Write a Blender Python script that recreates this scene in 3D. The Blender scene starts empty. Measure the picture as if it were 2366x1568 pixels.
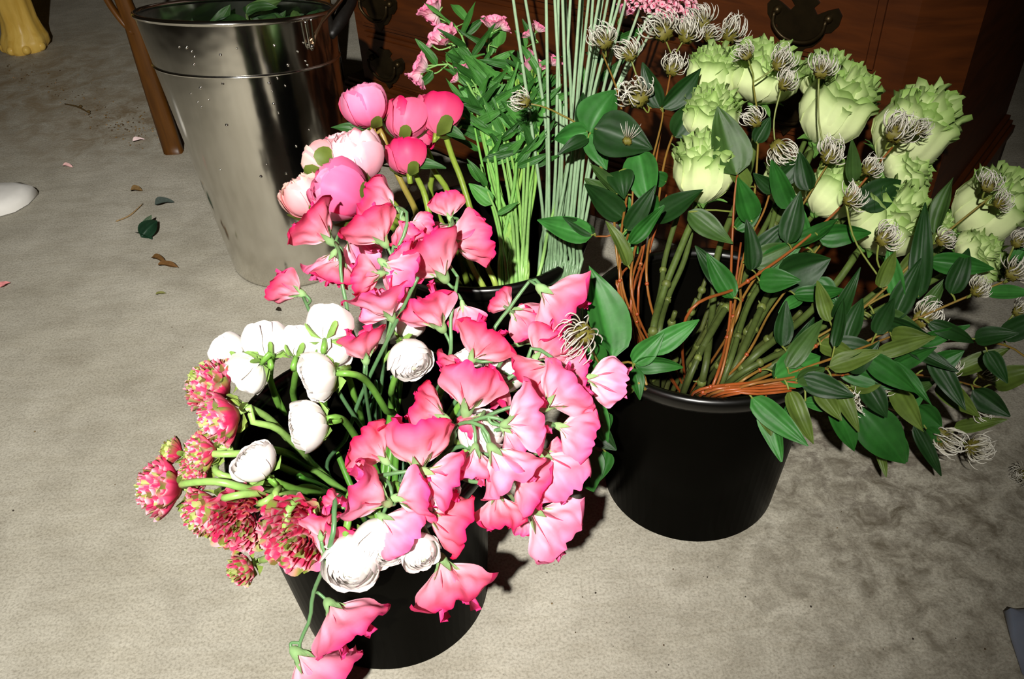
import bpy, math, random
import numpy as np
from mathutils import Matrix
SC = bpy.context.scene
COL = SC.collection
PI = math.pi
rng = np.random.RandomState(7)
random.seed(7)

# ------------------------------------------------------------------ camera geometry
FPX = 2016.3; PITCH = math.radians(39.23); ROLL = math.radians(-3.458); CAMH = 0.85
_c, _s = math.cos(PITCH), math.sin(PITCH)
_R0 = np.array([1, 0, 0.]); FW = np.array([0, _c, -_s]); _U0 = np.array([0, _s, _c])
RT = _R0 * math.cos(ROLL) + _U0 * math.sin(ROLL); UP = -_R0 * math.sin(ROLL) + _U0 * math.cos(ROLL)
CP = np.array([0, 0, CAMH])
def ray(x, y): return FW + RT * (x - 1183) / FPX - UP * (y - 784) / FPX
def at(x, y, k):
    """a point of the place: k below .6 is its height over the floor, else its distance along the view"""
    d = ray(x, y)
    return CP + d * ((k - CAMH) / d[2] if k < .6 else k)
def depth(p): return float((p - CP) @ FW)
def on_plane(x, y, p, n):
    d = ray(x, y); return CP + d * (((p - CP) @ n) / (d @ n))
def unit(v): v = np.asarray(v, float); return v / (np.linalg.norm(v) + 1e-12)
def frame(axis, up):
    z = unit(axis); y = np.asarray(up, float) - z * (np.dot(up, z)); 
    if np.linalg.norm(y) < 1e-4: y = np.cross(z, [1, 0.2, 0])
    y = unit(y); x = np.cross(y, z)
    return np.stack([x, y, z], 1)
def rot_about(v, ax, a):
    ax = unit(ax); return v * math.cos(a) + np.cross(ax, v) * math.sin(a) + ax * np.dot(ax, v) * (1 - math.cos(a))

def lin(c):
    c = np.asarray(c, float) / 255.
    return np.where(c <= .04045, c / 12.92, ((c + .055) / 1.055) ** 2.4)

# ------------------------------------------------------------------ mesh builder
class MB:
    def __init__(s): s.v = []; s.f = []; s.c = []; s.u = []; s.n = 0
    def grid(s, P, C, UV=None, closed=False):
        nu, nv = P.shape[:2]
        C = np.broadcast_to(np.asarray(C, float), (nu, nv, 3))
        if UV is None:
            a, b = np.meshgrid(np.linspace(0, 1, nu), np.linspace(0, 1, nv), indexing='ij'); UV = np.stack([a, b], -1)
        s.v.append(P.reshape(-1, 3)); s.c.append(C.reshape(-1, 3)); s.u.append(UV.reshape(-1, 2))
        idx = np.arange(nu * nv).reshape(nu, nv) + s.n
        if closed:
            a = idx; b = np.roll(idx, -1, 0)
            q = np.stack([a[:, :-1], b[:, :-1], b[:, 1:], a[:, 1:]], -1).reshape(-1, 4)
        else:
            q = np.stack([idx[:-1, :-1], idx[1:, :-1], idx[1:, 1:], idx[:-1, 1:]], -1).reshape(-1, 4)
        s.f += q.tolist(); s.n += nu * nv
    def poly(s, pts, faces, col):
        pts = np.asarray(pts, float); k = len(pts)
        s.v.append(pts); s.c.append(np.broadcast_to(np.asarray(col, float), (k, 3))); s.u.append(pts[:, :2] * 1.0)
        s.f += [[i + s.n for i in f] for f in faces]; s.n += k
    def tube(s, pts, rad, col, sides=6, n=None, col2=None):
        P = smooth(np.asarray(pts, float), n or max(4, len(pts) * 4)) if n != 0 else np.asarray(pts, float)
        m = len(P); r = np.interp(np.linspace(0, 1, m), np.linspace(0, 1, len(np.atleast_1d(rad))), np.atleast_1d(rad))
        T = np.gradient(P, axis=0); T /= np.linalg.norm(T, axis=1)[:, None] + 1e-12
        a = np.cross(T[0], [0, 0, 1]); 
        if np.linalg.norm(a) < 1e-3: a = np.cross(T[0], [1, 0, 0])
        a = unit(a); ring = []
        for i in range(m):
            a = unit(a - T[i] * np.dot(a, T[i])); b = np.cross(T[i], a)
            th = np.arange(sides) * 2 * PI / sides
            ring.append(P[i] + r[i] * (np.cos(th)[:, None] * a + np.sin(th)[:, None] * b))
        R = np.stack(ring, 1)
        t = np.linspace(0, 1, m)[None, :, None]
        C = np.asarray(col, float) * (1 - t) + np.asarray(col if col2 is None else col2, float) * t
        C = np.broadcast_to(C, (sides, m, 3))
        k0 = s.n
        s.grid(R, C, closed=True)
        idx = np.arange(sides * m).reshape(sides, m) + k0
        s.f.append(idx[::-1, 0].tolist()); s.f.append(idx[:, -1].tolist())
        return P
    def ball(s, c, r, col, nu=12, nv=8, M=None, noise=0):
        th = np.linspace(0, PI, nv); ph = np.arange(nu) * 2 * PI / nu
        A, B = np.meshgrid(ph, th, indexing='ij'); r = np.broadcast_to(np.asarray(r, float), (3,))
        k = 1 + noise * np.sin(A * 5 + B * 4) * np.sin(B * 6 + 1.3 * A)
        L = np.stack([np.sin(B) * np.cos(A) * k * r[0], np.sin(B) * np.sin(A) * k * r[1], np.cos(B) * k * r[2]], -1)
        if M is not None: L = L @ M.T
        s.grid(L + np.asarray(c), col, closed=True)
    def box(s, lo, hi, col, M=None, o=(0, 0, 0)):
        x0, y0, z0 = lo; x1, y1, z1 = hi
        P = np.array([[x0, y0, z0], [x1, y0, z0], [x1, y1, z0], [x0, y1, z0], [x0, y0, z1], [x1, y0, z1], [x1, y1, z1], [x0, y1, z1]], float)
        if M is not None: P = P @ M.T
        s.poly(P + np.asarray(o), [[0, 3, 2, 1], [4, 5, 6, 7], [0, 1, 5, 4], [1, 2, 6, 5], [2, 3, 7, 6], [3, 0, 4, 7]], col)
    def build(s, name, mat, parent=None, flat=False):
        V = np.concatenate(s.v)
        org = np.zeros(3)
        if parent is not None: org = np.array(parent['_o'])
        else: org = np.array([V[:, 0].mean(), V[:, 1].mean(), V[:, 2].min()])
        me = bpy.data.meshes.new(name)
        me.from_pydata((V - org).tolist(), [], s.f)
        ca = me.color_attributes.new('Col', 'FLOAT_COLOR', 'POINT')
        C = np.concatenate(s.c); ca.data.foreach_set('color', np.hstack([C, np.ones((len(C), 1))]).astype(np.float32).ravel())
        uvl = me.uv_layers.new(name='UVMap'); li = np.zeros(len(me.loops), np.int32); me.loops.foreach_get('vertex_index', li)
        uvl.data.foreach_set('uv', np.concatenate(s.u)[li].astype(np.float32).ravel())
        me.polygons.foreach_set('use_smooth', [not flat] * len(me.polygons))
        me.materials.append(mat); me.update()
        o = bpy.data.objects.new(name, me); COL.objects.link(o)
        if parent is not None: o.parent = parent; o['_o'] = [float(q) for q in org]
        else: o.location = org; o['_o'] = [float(q) for q in org]
        return o

def smooth(P, n):
    if len(P) == 2:
        t = np.linspace(0, 1, n)[:, None]; return P[0] * (1 - t) + P[1] * t
    Q = np.vstack([2 * P[0] - P[1], P, 2 * P[-1] - P[-2]])
    seg = np.linalg.norm(np.diff(P, axis=0), axis=1); cum = np.r_[0, np.cumsum(seg)] / seg.sum()
    out = []
    for t in np.linspace(0, 1, n):
        i = min(len(P) - 2, max(0, np.searchsorted(cum, t, side='right') - 1))
        u = (t - cum[i]) / (cum[i + 1] - cum[i] + 1e-12)
        p0, p1, p2, p3 = Q[i], Q[i + 1], Q[i + 2], Q[i + 3]
        out.append(.5 * (2 * p1 + (p2 - p0) * u + (2 * p0 - 5 * p1 + 4 * p2 - p3) * u * u + (3 * p1 - p0 - 3 * p2 + p3) * u ** 3))
    return np.array(out)

def thing(name, loc, label, cat, group=None):
    o = bpy.data.objects.new(name, None); COL.objects.link(o); o.empty_display_size = .02
    o.location = loc; o['_o'] = [float(q) for q in loc]
    return tag(o, label, cat, group)
def tag(o, label, cat, group=None, kind=None):
    if label: o['label'] = label
    if cat: o['category'] = cat
    if group: o['group'] = group
    if kind: o['kind'] = kind
    return o

# ------------------------------------------------------------------ materials
def mat_new(name):
    m = bpy.data.materials.new(name); m.use_nodes = True; nt = m.node_tree
    return m, nt, nt.nodes['Principled BSDF'], nt.nodes['Material Output']
def attr_mat(name, rough=.55, trans=0., spec=.3, bump=0., bscale=60, vein=0., vmax=1.12, nvar=.12, metal=0., sheen=0.):
    m, nt, b, out = mat_new(name); N = nt.nodes.new; L = nt.links.new
    a = N('ShaderNodeAttribute'); a.attribute_name = 'Col'
    no = N('ShaderNodeTexNoise'); no.inputs['Scale'].default_value = bscale; no.inputs['Detail'].default_value = 4
    tc = N('ShaderNodeTexCoord'); L(tc.outputs['Object'], no.inputs['Vector'])
    mr = N('ShaderNodeMapRange'); mr.inputs['To Min'].default_value = 1 - nvar * 2; mr.inputs['To Max'].default_value = 1 + nvar * 2
    L(no.outputs['Fac'], mr.inputs['Value'])
    mx = N('ShaderNodeVectorMath'); mx.operation = 'SCALE'; L(a.outputs['Color'], mx.inputs[0]); L(mr.outputs['Result'], mx.inputs['Scale'])
    colr = mx.outputs['Vector']; hgt = no.outputs['Fac']
    if vein:
        sp = N('ShaderNodeSeparateXYZ'); L(tc.outputs['UV'], sp.inputs[0])
        n2 = N('ShaderNodeTexNoise'); n2.inputs['Scale'].default_value = 3; L(tc.outputs['UV'], n2.inputs['Vector'])
        m1 = N('ShaderNodeMath'); m1.operation = 'MULTIPLY_ADD'; L(sp.outputs['X'], m1.inputs[0]); m1.inputs[1].default_value = vein
        m0 = N('ShaderNodeMath'); m0.operation = 'MULTIPLY'; L(n2.outputs['Fac'], m0.inputs[0]); m0.inputs[1].default_value = vein * .12
        L(m0.outputs[0], m1.inputs[2])
        m2 = N('ShaderNodeMath'); m2.operation = 'SINE'; L(m1.outputs[0], m2.inputs[0])
        m3 = N('ShaderNodeMapRange'); m3.inputs['From Min'].default_value = .55; m3.inputs['From Max'].default_value = 1; m3.inputs['To Min'].default_value = 1; m3.inputs['To Max'].default_value = vmax
        L(m2.outputs[0], m3.inputs['Value'])
        x2 = N('ShaderNodeVectorMath'); x2.operation = 'SCALE'; L(colr, x2.inputs[0]); L(m3.outputs['Result'], x2.inputs['Scale']); colr = x2.outputs['Vector']
        ad = N('ShaderNodeMath'); ad.operation = 'ADD'; L(no.outputs['Fac'], ad.inputs[0]); L(m2.outputs[0], ad.inputs[1]); hgt = ad.outputs[0]
    L(colr, b.inputs['Base Color']); b.inputs['Roughness'].default_value = rough
    b.inputs['Specular IOR Level'].default_value = spec; b.inputs['Metallic'].default_value = metal
    if bump:
        bp = N('ShaderNodeBump'); bp.inputs['Strength'].default_value = bump; bp.inputs['Distance'].default_value = .001
        L(hgt, bp.inputs['Height']); L(bp.outputs['Normal'], b.inputs['Normal'])
    if trans:
        t = N('ShaderNodeBsdfTranslucent'); L(colr, t.inputs['Color'])
        ms = N('ShaderNodeMixShader'); ms.inputs[0].default_value = trans
        L(b.outputs[0], ms.inputs[1]); L(t.outputs[0], ms.inputs[2]); L(ms.outputs[0], out.inputs['Surface'])
    return m
M_PEA = attr_mat('sweet_pea_petal', .6, .2, .2, .4, 90, 26, 1.1, .07)
M_WHITE = attr_mat('ranunculus_petal', .55, .12, .25, .15, 60, 14, 1.03, .03)
M_PIC = attr_mat('picotee_petal', .6, .12, .2, .2, 120, 0, 1, .1)
M_PEO = attr_mat('peony_petal', .5, .12, .25, .25, 50, 20, 1.08, .08)
M_ROSE = attr_mat('rose_petal', .55, .12, .22, .25, 60, 18, 1.06, .08)
M_STEM = attr_mat('stem_green', .4, 0, .45, .2, 160, 0, 1, .12)
M_WOODSTEM = attr_mat('woody_stem', .5, 0, .35, .5, 120, 0, 1, .22)
M_LEAF = attr_mat('leaf_green', .5, .05, .28, .22, 70, 24, 1.05, .25)
M_SEPAL = attr_mat('sepal_green', .55, .1, .3, .3, 120, 0, 1, .12)
M_FLUFF = attr_mat('seed_fluff', .45, .2, .4, 0, 100, 0, 1, .12)
M_BUCKET = attr_mat('black_plastic', .3, 0, .004, .05, 25, 0, 1, .1)
M_RIM = attr_mat('black_plastic_rim', .3, 0, .35, .05, 25, 0, 1, .1)
M_DEBRIS = attr_mat('debris', .75, 0, .2, .4, 200, 0, 1, .25)
M_CLOTH = attr_mat('white_cloth', .8, 0, .2, .3, 60, 0, 1, .04)
M_BRASS = attr_mat('dark_brass', .42, 0, .5, .3, 60, 0, 1, .25, metal=.8)
M_WIRE = attr_mat('bail_wire', .3, 0, .5, .1, 60, 0, 1, .1, metal=1.)
def plastic_film():
    m, nt, b, out = mat_new('plastic_film')
    b.inputs['Base Color'].default_value = (.2, .23, .3, 1); b.inputs['Roughness'].default_value = .25
    b.inputs['Alpha'].default_value = .75
    return m
M_FILM = plastic_film()
def metal_mat():
    m, nt, b, out = mat_new('galvanised_tin'); N = nt.nodes.new; L = nt.links.new
    tc = N('ShaderNodeTexCoord'); no = N('ShaderNodeTexNoise'); no.inputs['Scale'].default_value = 9; no.inputs['Detail'].default_value = 5
    L(tc.outputs['Object'], no.inputs['Vector'])
    r = N('ShaderNodeValToRGB'); r.color_ramp.elements[0].color = (.62, .60, .55, 1); r.color_ramp.elements[1].color = (.78, .76, .71, 1)
    L(no.outputs['Fac'], r.inputs[0]); L(r.outputs[0], b.inputs['Base Color'])
    b.inputs['Metallic'].default_value = 1; b.inputs['Roughness'].default_value = .14
    n2 = N('ShaderNodeTexNoise'); n2.inputs['Scale'].default_value = 14; L(tc.outputs['Object'], n2.inputs['Vector'])
    bp = N('ShaderNodeBump'); bp.inputs['Strength'].default_value = .12; bp.inputs['Distance'].default_value = .01
    L(n2.outputs['Fac'], bp.inputs['Height']); L(bp.outputs['Normal'], b.inputs['Normal'])
    return m
M_METAL = metal_mat()
def wood_mat(name, c0, c1, scale=6, rough=.35, axis=(1, 12, 12)):
    m, nt, b, out = mat_new(name); N = nt.nodes.new; L = nt.links.new
    tc = N('ShaderNodeTexCoord'); mp = N('ShaderNodeMapping'); mp.inputs['Scale'].default_value = axis
    L(tc.outputs['Object'], mp.inputs['Vector'])
    no = N('ShaderNodeTexNoise'); no.inputs['Scale'].default_value = scale; no.inputs['Detail'].default_value = 6; no.inputs['Distortion'].default_value = .6
    L(mp.outputs[0], no.inputs['Vector'])
    r = N('ShaderNodeValToRGB'); r.color_ramp.elements[0].position = .3; r.color_ramp.elements[1].position = .7
    r.color_ramp.elements[0].color = (*c0, 1); r.color_ramp.elements[1].color = (*c1, 1)
    L(no.outputs['Fac'], r.inputs[0]); L(r.outputs[0], b.inputs['Base Color']); b.inputs['Roughness'].default_value = rough
    b.inputs['Specular IOR Level'].default_value = .3
    bp = N('ShaderNodeBump'); bp.inputs['Strength'].default_value = .15; bp.inputs['Distance'].default_value = .002
    L(no.outputs['Fac'], bp.inputs['Height']); L(bp.outputs['Normal'], b.inputs['Normal'])
    return m
M_CHERRY = wood_mat('cherry_wood', (.040, .0095, .0012), (.075, .018, .0022), 5, .45, (2, 2, 14))
M_OAKLEG = wood_mat('brown_wood', (.055, .020, .003), (.10, .037, .005), 6, .4, (14, 14, 1.5))
M_GOLD = wood_mat('golden_wood', (.70, .43, .07), (.88, .60, .14), 7, .35, (8, 8, 2))
def floor_mat():
    m, nt, b, out = mat_new('concrete'); N = nt.nodes.new; L = nt.links.new
    tc = N('ShaderNodeTexCoord')
    def noise(sc, det=5, dist=0, vec=None, rough=.6):
        n = N('ShaderNodeTexNoise'); n.inputs['Scale'].default_value = sc; n.inputs['Detail'].default_value = det; n.inputs['Distortion'].default_value = dist
        n.inputs['Roughness'].default_value = rough
        L(vec or tc.outputs['Object'], n.inputs['Vector']); return n
    def ramp(fac, p0, c0, p1, c1):
        r = N('ShaderNodeValToRGB'); r.color_ramp.elements[0].position = p0; r.color_ramp.elements[1].position = p1
        r.color_ramp.elements[0].color = (*c0, 1); r.color_ramp.elements[1].color = (*c1, 1); L(fac, r.inputs[0]); return r
    def mul(a, c, f=1.):
        x = N('ShaderNodeMix'); x.data_type = 'RGBA'; x.blend_type = 'MULTIPLY'; x.inputs[0].default_value = f
        L(a, x.inputs[6]); L(c, x.inputs[7]); return x.outputs[2]
    big = ramp(noise(2.2, 6, .8).outputs['Fac'], .3, (.40, .375, .305), .7, (.50, .475, .405))
    mid = ramp(noise(14, 6, .4).outputs['Fac'], .3, (.80, .79, .77), .7, (1.05, 1.05, 1.04))
    spk = ramp(noise(330, 3).outputs['Fac'], .33, (.72, .71, .69), .56, (1.05, 1.05, 1.05))
    mp = N('ShaderNodeMapping'); mp.inputs['Scale'].default_value = (9, 34, 1); mp.inputs['Rotation'].default_value = (0, 0, .25); L(tc.outputs['Object'], mp.inputs['Vector'])
    trowel = ramp(noise(1.5, 4, .5, mp.outputs[0]).outputs['Fac'], .34, (.91, .90, .88), .6, (1, 1, 1))
    c = mul(big.outputs[0], mid.outputs[0]); c = mul(c, spk.outputs[0]); c = mul(c, trowel.outputs[0])
    # dirty patch on the slab right of the rose bucket, and pitted dark specks in it
    def blob(x, y, r0, r1):
        s = N('ShaderNodeVectorMath'); s.operation = 'DISTANCE'; L(tc.outputs['Object'], s.inputs[0]); s.inputs[1].default_value = (x, y, 0)
        r = N('ShaderNodeMapRange'); r.inputs['From Min'].default_value = r0; r.inputs['From Max'].default_value = r1; r.inputs['To Min'].default_value = 1; r.inputs['To Max'].default_value = 0
        L(s.outputs['Value'], r.inputs['Value']); return r.outputs['Result']
    def stain(cin, fac, ns, lo, hi, col):
        n = noise(ns, 7, .7, rough=.7); r = N('ShaderNodeMapRange'); r.inputs['From Min'].default_value = lo; r.inputs['From Max'].default_value = hi
        L(n.outputs['Fac'], r.inputs['Value']); mm = N('ShaderNodeMath'); mm.operation = 'MULTIPLY'; L(r.outputs['Result'], mm.inputs[0]); L(fac, mm.inputs[1])
        x = N('ShaderNodeMix'); x.data_type = 'RGBA'; L(mm.outputs[0], x.inputs[0]); L(cin, x.inputs[6]); x.inputs[7].default_value = (*col, 1); return x.outputs[2]
    p = at(2130, 1200, 0.); c = stain(c, blob(p[0], p[1], .05, .42), 34, .40, .66, (.11, .092, .062))
    p = at(80, 200, 0.); c = stain(c, blob(p[0], p[1], .05, .55), 16, .40, .62, (.25, .19, .115))
    p = at(300, 270, 0.); c = stain(c, blob(p[0], p[1], .03, .30), 22, .44, .62, (.22, .165, .10))
    p = at(1960, 1050, 0.); c = stain(c, blob(p[0], p[1], .02, .2), 46, .48, .64, (.13, .11, .085))
    L(c, b.inputs['Base Color']); b.inputs['Roughness'].default_value = .75; b.inputs['Specular IOR Level'].default_value = .25
    bp = N('ShaderNodeBump'); bp.inputs['Strength'].default_value = .35; bp.inputs['Distance'].default_value = .003
    L(noise(160, 5).outputs['Fac'], bp.inputs['Height']); L(bp.outputs['Normal'], b.inputs['Normal'])
    return m
M_FLOOR = floor_mat()

# ------------------------------------------------------------------ plant pieces (all in a local frame, Z from the base to the tip)
def put(L, M, o, s): return (L * s) @ M.T + o
def noise1(x, seed): return math.sin(x * 12.9898 + seed * 78.233) * 43758.5453 % 1.0

def leaf_grid(mb, base, tip, width, normal, col, fold=.18, bend=.12, wav=.03, nu=9, nv=13, shape=.55, seed=0):
    ax = tip - base; Ln = np.linalg.norm(ax); M = frame(ax, normal)
    v = np.linspace(0, 1, nv)[None, :]; u = np.linspace(-1, 1, nu)[:, None]
    w = v ** shape * (1 - v) ** 1.05; w = w / w.max() * .5 * width + .0006
    x = u * w; y = np.abs(u) * w * fold * 2 + bend * Ln * 4 * v * (1 - v) * .5 + wav * Ln * np.sin(v * 9 + seed) * u * np.abs(u)
    z = v * Ln + 0 * u
    L = np.stack([x, y - bend * Ln * v * .4, z], -1)
    k = (1 - .25 * np.abs(u) ** 2 * 0 + .18 * np.exp(-(u / .12) ** 2) * (1 - v * .5))[..., None]
    C = np.asarray(col) * k
    uu = np.broadcast_to((u + 1) / 2, (nu, nv)); vv = np.broadcast_to(v, (nu, nv))
    mb.grid(L @ M.T + base, C, np.stack([uu, vv], -1))

def ball_petal(mb, M, o, s, az, wid, tip, rad, lift=0., ruff=0., nf=6, ph=0., c0=(1, 1, 1), c1=(1, 1, 1), cp=2., nu=9, nv=9, zs=1., open_=0., tuck=.05, th0=PI, rnd=.45, notch=0.):
    u = np.linspace(-1, 1, nu)[:, None]; v = np.linspace(0, 1, nv)[None, :]
    tipu = tip + rnd * (1 - np.sqrt(np.clip(1 - .98 * u * u, 0, 1))) + notch * np.exp(-(u / .2) ** 2)
    th = th0 - (th0 - tipu) * v
    wp = .3 + .7 * np.sin(PI * np.minimum(v, .8) / 1.6)
    a = az + u * wid * wp
    r = rad * (1 + lift * v ** 3 + tuck * u * v) + ruff * v ** 3 * np.sin(nf * u + ph) + open_ * v ** 2 * .55
    z = np.cos(th) * r * zs - open_ * v ** 2 * .25
    L = np.stack([r * np.sin(th) * np.cos(a), r * np.sin(th) * np.sin(a), z + ruff * .5 * v ** 3 * np.cos(nf * 1.3 * u + ph)], -1)
    t = (v ** cp + 0 * u)[..., None]
    C = np.asarray(c0) * (1 - t) + np.asarray(c1) * t
    mb.grid(put(L, M, o, s), C)

def cup_petal(mb, M, o, s, az, wid, R, H, flare, ruff, nf, ph, colf, nu=9, nv=8, base=.12, z0=0., rz=.6, bulge=.8):
    u = np.linspace(-1, 1, nu)[:, None]; v = np.linspace(0, 1, nv)[None, :]
    rr = base * R + R * (1 - base) * np.sin(np.minimum(v * 1.15, 1) * PI / 2) ** bulge
    rr = rr + flare * np.clip(v - .65, 0, 1) ** 1.5 * 3 + ruff * v ** 3 * np.sin(nf * u + ph)
    a = az + u * wid * (.45 + .55 * np.sin(PI * np.minimum(v, .7) / 1.4)) + .25 * ruff * v ** 3 * np.cos(nf * 1.7 * u + ph * 2)
    h = H * v * (1 - .16 * u ** 4) - flare * np.clip(v - .75, 0, 1) ** 2 * 1.5 + ruff * rz * v ** 3 * np.cos(nf * 1.4 * u + ph * 1.7)
    L = np.stack([rr * np.cos(a), rr * np.sin(a), z0 + h], -1)
    mb.grid(put(L, M, o, s), colf(u, v))

def orient(px_axis, tilt, p):
    """world direction whose image runs along px_axis (x right, y down), leaning to the viewer by tilt degrees"""
    a = unit([px_axis[0], -px_axis[1]]) if np.hypot(*px_axis) > .01 else np.array([0, 1.])
    v = unit(p - CP); r = unit(RT - v * (RT @ v)); uu = np.cross(r, v)
    if uu @ UP < 0: uu = -uu
    t = math.radians(tilt)
    return unit((r * a[0] + uu * a[1]) * math.cos(t) - v * math.sin(t))
def upvec(p, axis, roll):
    v = unit(CP - p); y = v - axis * (v @ axis)
    if np.linalg.norm(y) < .15: y = UP - axis * (UP @ axis)
    return rot_about(unit(y), axis, math.radians(roll))

GREEN_PEA = lin((146, 184, 122)); 
def calyx_mesh(M, o, s, col, r=.085, teeth=.2):
    mb = MB(); n = 20; az = np.arange(n) * 2 * PI / n
    t = np.maximum(0, np.cos(5 * az / 2 * 2 / 2 * 1.0)) * 0 + (0.5 + .5 * np.cos(5 * az)) ** 1.3
    rows = []
    rows.append((np.full(n, .03), np.full(n, -.14))); rows.append((np.full(n, r * .8), np.full(n, -.09)))
    rows.append((np.full(n, r * 1.1), np.full(n, .0))); rows.append((r * 1.15 + 0 * t, .05 + 0 * t))
    rows.append((r * 1.25 + .03 * t, .06 + teeth * .5 * t)); rows.append((r * 1.3 + .09 * t * teeth / .2, .06 + teeth * .85 * t))
    P = np.stack([np.stack([q * np.cos(az), q * np.sin(az), z], -1) for q, z in rows], 1)
    mb.grid(put(P, M, o, s), col, closed=True); return mb

PEA_DEEP = lin((228, 18, 92)); PEA_MID = lin((239, 54, 130)); PEA_PALE = lin((248, 132, 180)); PEA_WHITE = lin((252, 220, 222))
def pea_blossom(stem, root, cal, axis, up, w, tone, seed):
    """tone 0 deep .. 1 pale; blossom = standard petal with wing petals and calyx under it"""
    r = np.random.RandomState(seed); M = frame(axis, up); s = w
    c_edge = PEA_DEEP * (1 - tone) + PEA_MID * tone if tone < .5 else PEA_MID * (2 - 2 * tone) + PEA_PALE * (2 * tone - 1)
    c_edge = c_edge * (.94 + .1 * r.rand()); c_base = c_edge * (.42 - .3 * tone) + PEA_WHITE * (.58 + .3 * tone)
    nu, nv = 33, 15
    u = np.linspace(-1, 1, nu)[:, None]; v = np.linspace(0, 1, nv)[None, :]
    hw = np.interp(v, [0, .06, .14, .28, .45, .62, .78, .9, 1], [.05, .16, .27, .40, .49, .53, .52, .47, .36]) * (.95 + .12 * r.rand()) * (1 + .10 * (r.rand() - .5) * np.sign(u))
    Rc = .30 + .40 * r.rand() ** 1.6; Lz = .90 + .16 * r.rand(); ph1, ph2, ph3 = r.rand(3) * 6
    sa = u * hw
    zz = Lz * v * (1 - .13 * u ** 2 - .16 * np.abs(u) ** 6) + .05 * np.abs(u) ** 2 * (1 - v) - .07 * np.exp(-(u / .08) ** 2) * v ** 4 + .022 * v ** 3 * np.cos(u * 11 + ph1) + .012 * v ** 3 * np.cos(u * 21 + ph2)
    lift = .16 + .16 * r.rand(); back = .05 + .22 * r.rand()
    ruf = v ** 2 * ((.055 + .05 * r.rand()) * np.sin(u * 6.5 + ph1) + .026 * np.sin(u * 13 + ph2) + .012 * np.sin(u * 23 + ph3)) + .018 * np.sin(u * 15 + v * 5 + ph3) * v
    cr = .05 * np.sin(u * 4.1 + v * 6.3 + ph1) * np.sin(v * 4 + ph2) + .026 * np.sin(u * 9 - v * 11 + ph3) * np.sin(v * 3.1) + .016 * np.sin(u * 19 + v * 7 + ph2) * v
    off = lift * np.sin(PI * v * .62) + back * v ** 3.5 + (.20 * (r.rand() - .45)) * v ** 2 * np.abs(u) ** 2 + cr + ruf - .05 * np.exp(-(u / .09) ** 2) * v * (1 - v * .4)
    ang_ = sa / Rc
    rad_ = Rc + off
    xx = rad_ * np.sin(ang_); y = rad_ * np.cos(ang_) - Rc + .02
    z = zz - back * .35 * v ** 4
    L = np.stack([xx, y, z + .03], -1); a = u * 2
    t = (v ** .8 + 0 * u)[..., None]; C = c_base * (1 - t) + c_edge * t
    C = C * (1 + .06 * np.sin(a * 5 + ph2) * v)[..., None]
    mb = MB(); mb.grid(put(L, M, cal, s), C)
    bl = mb.build('blossom', M_PEA, stem)
    for sd in (-1, 1):
        nu2, nv2 = 11, 11; u = np.linspace(-1, 1, nu2)[:, None]; v = np.linspace(0, 1, nv2)[None, :]
        wd = (.95 + .2 * r.rand()) * np.interp(v, [0, .3, .55, .8, .93, 1], [.02, .21, .31, .33, .28, .20]); ln = .74 + .18 * r.rand(); p3 = r.rand() * 6
        b = .30 * np.sin(PI * v * .85)
        yy = u * wd * .9 - .13 * v - .02 + .07 * v ** 2 * np.sin(5 * u + p3) + .03 * v * np.sin(11 * u + p3)
        xx = sd * (.03 + b * (1 - .75 * u ** 2) * .6 + .08 * v ** 2 * np.sin(6 * u + p3) + .05 * v ** 2 * np.sin(13 * u + 2 * p3) + .16 * v ** 3)
        zz = ln * v * (1 - .14 * u ** 2) + .05 * np.sin(7 * u + p3) * v ** 2
        tt = (v ** .7 + 0 * u)[..., None]
        m2 = MB(); m2.grid(put(np.stack([xx + 0 * v, yy, zz], -1), M, cal, s), (c_base * (1 - tt) + (c_edge * .55 + PEA_MID * .45) * tt))
        m2.build('wing_petal', M_PEA, bl)
    m3 = MB(); u = np.linspace(-1, 1, 9)[:, None]; v = np.linspace(0, 1, 8)[None, :]
    m3.grid(put(np.stack([.09 * np.sin(PI * v ** .8) * u, -.12 * np.sin(PI * v * .7) * (1 - u * u) - .03, .38 * v + 0 * u], -1), M, cal, s), PEA_WHITE)
    m3.build('keel', M_PEA, bl)
    calyx_mesh(M, cal - axis * .0, s, GREEN_PEA * (.8 + .3 * r.rand()), .085 + .02 * r.rand(), .26 + .12 * r.rand()).build('calyx', M_SEPAL, bl)

def ranunculus_bloom(parent, c, axis, up, w, seed, loose=.3, name='bloom', cols=None, mat=None, core=None):
    r = np.random.RandomState(seed); M = frame(axis, up); mb = MB(); s = w
    ci = lin((236, 235, 222)); co = lin((240, 234, 232))
    mb.ball(c, .27 * s, lin((238, 240, 214)) if core is None else core, 12, 8)
    for k in range(7):
        n = 5 if k < 5 else 4; rad = .29 + .034 * k; tip = math.radians(10 + 9.5 * k)
        for j in range(n):
            az = 2 * PI * (j / n) + k * 1.05 + r.rand() * .3
            op = 0.
            if k >= 5: op = loose * r.rand() * .55
            f = k / 6
            ball_petal(mb, M, c, s, az, math.radians(54), tip + .15 * (r.rand() - .5), rad, .03, .012 + .01 * r.rand(), 5, r.rand() * 6,
                       ci * (1 - .0 * f), co, 1.5, open_=op, tuck=.05 + .03 * r.rand(), nu=9, nv=10, notch=.1 * r.rand())
    return mb.build(name, mat or M_WHITE, parent)
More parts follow.
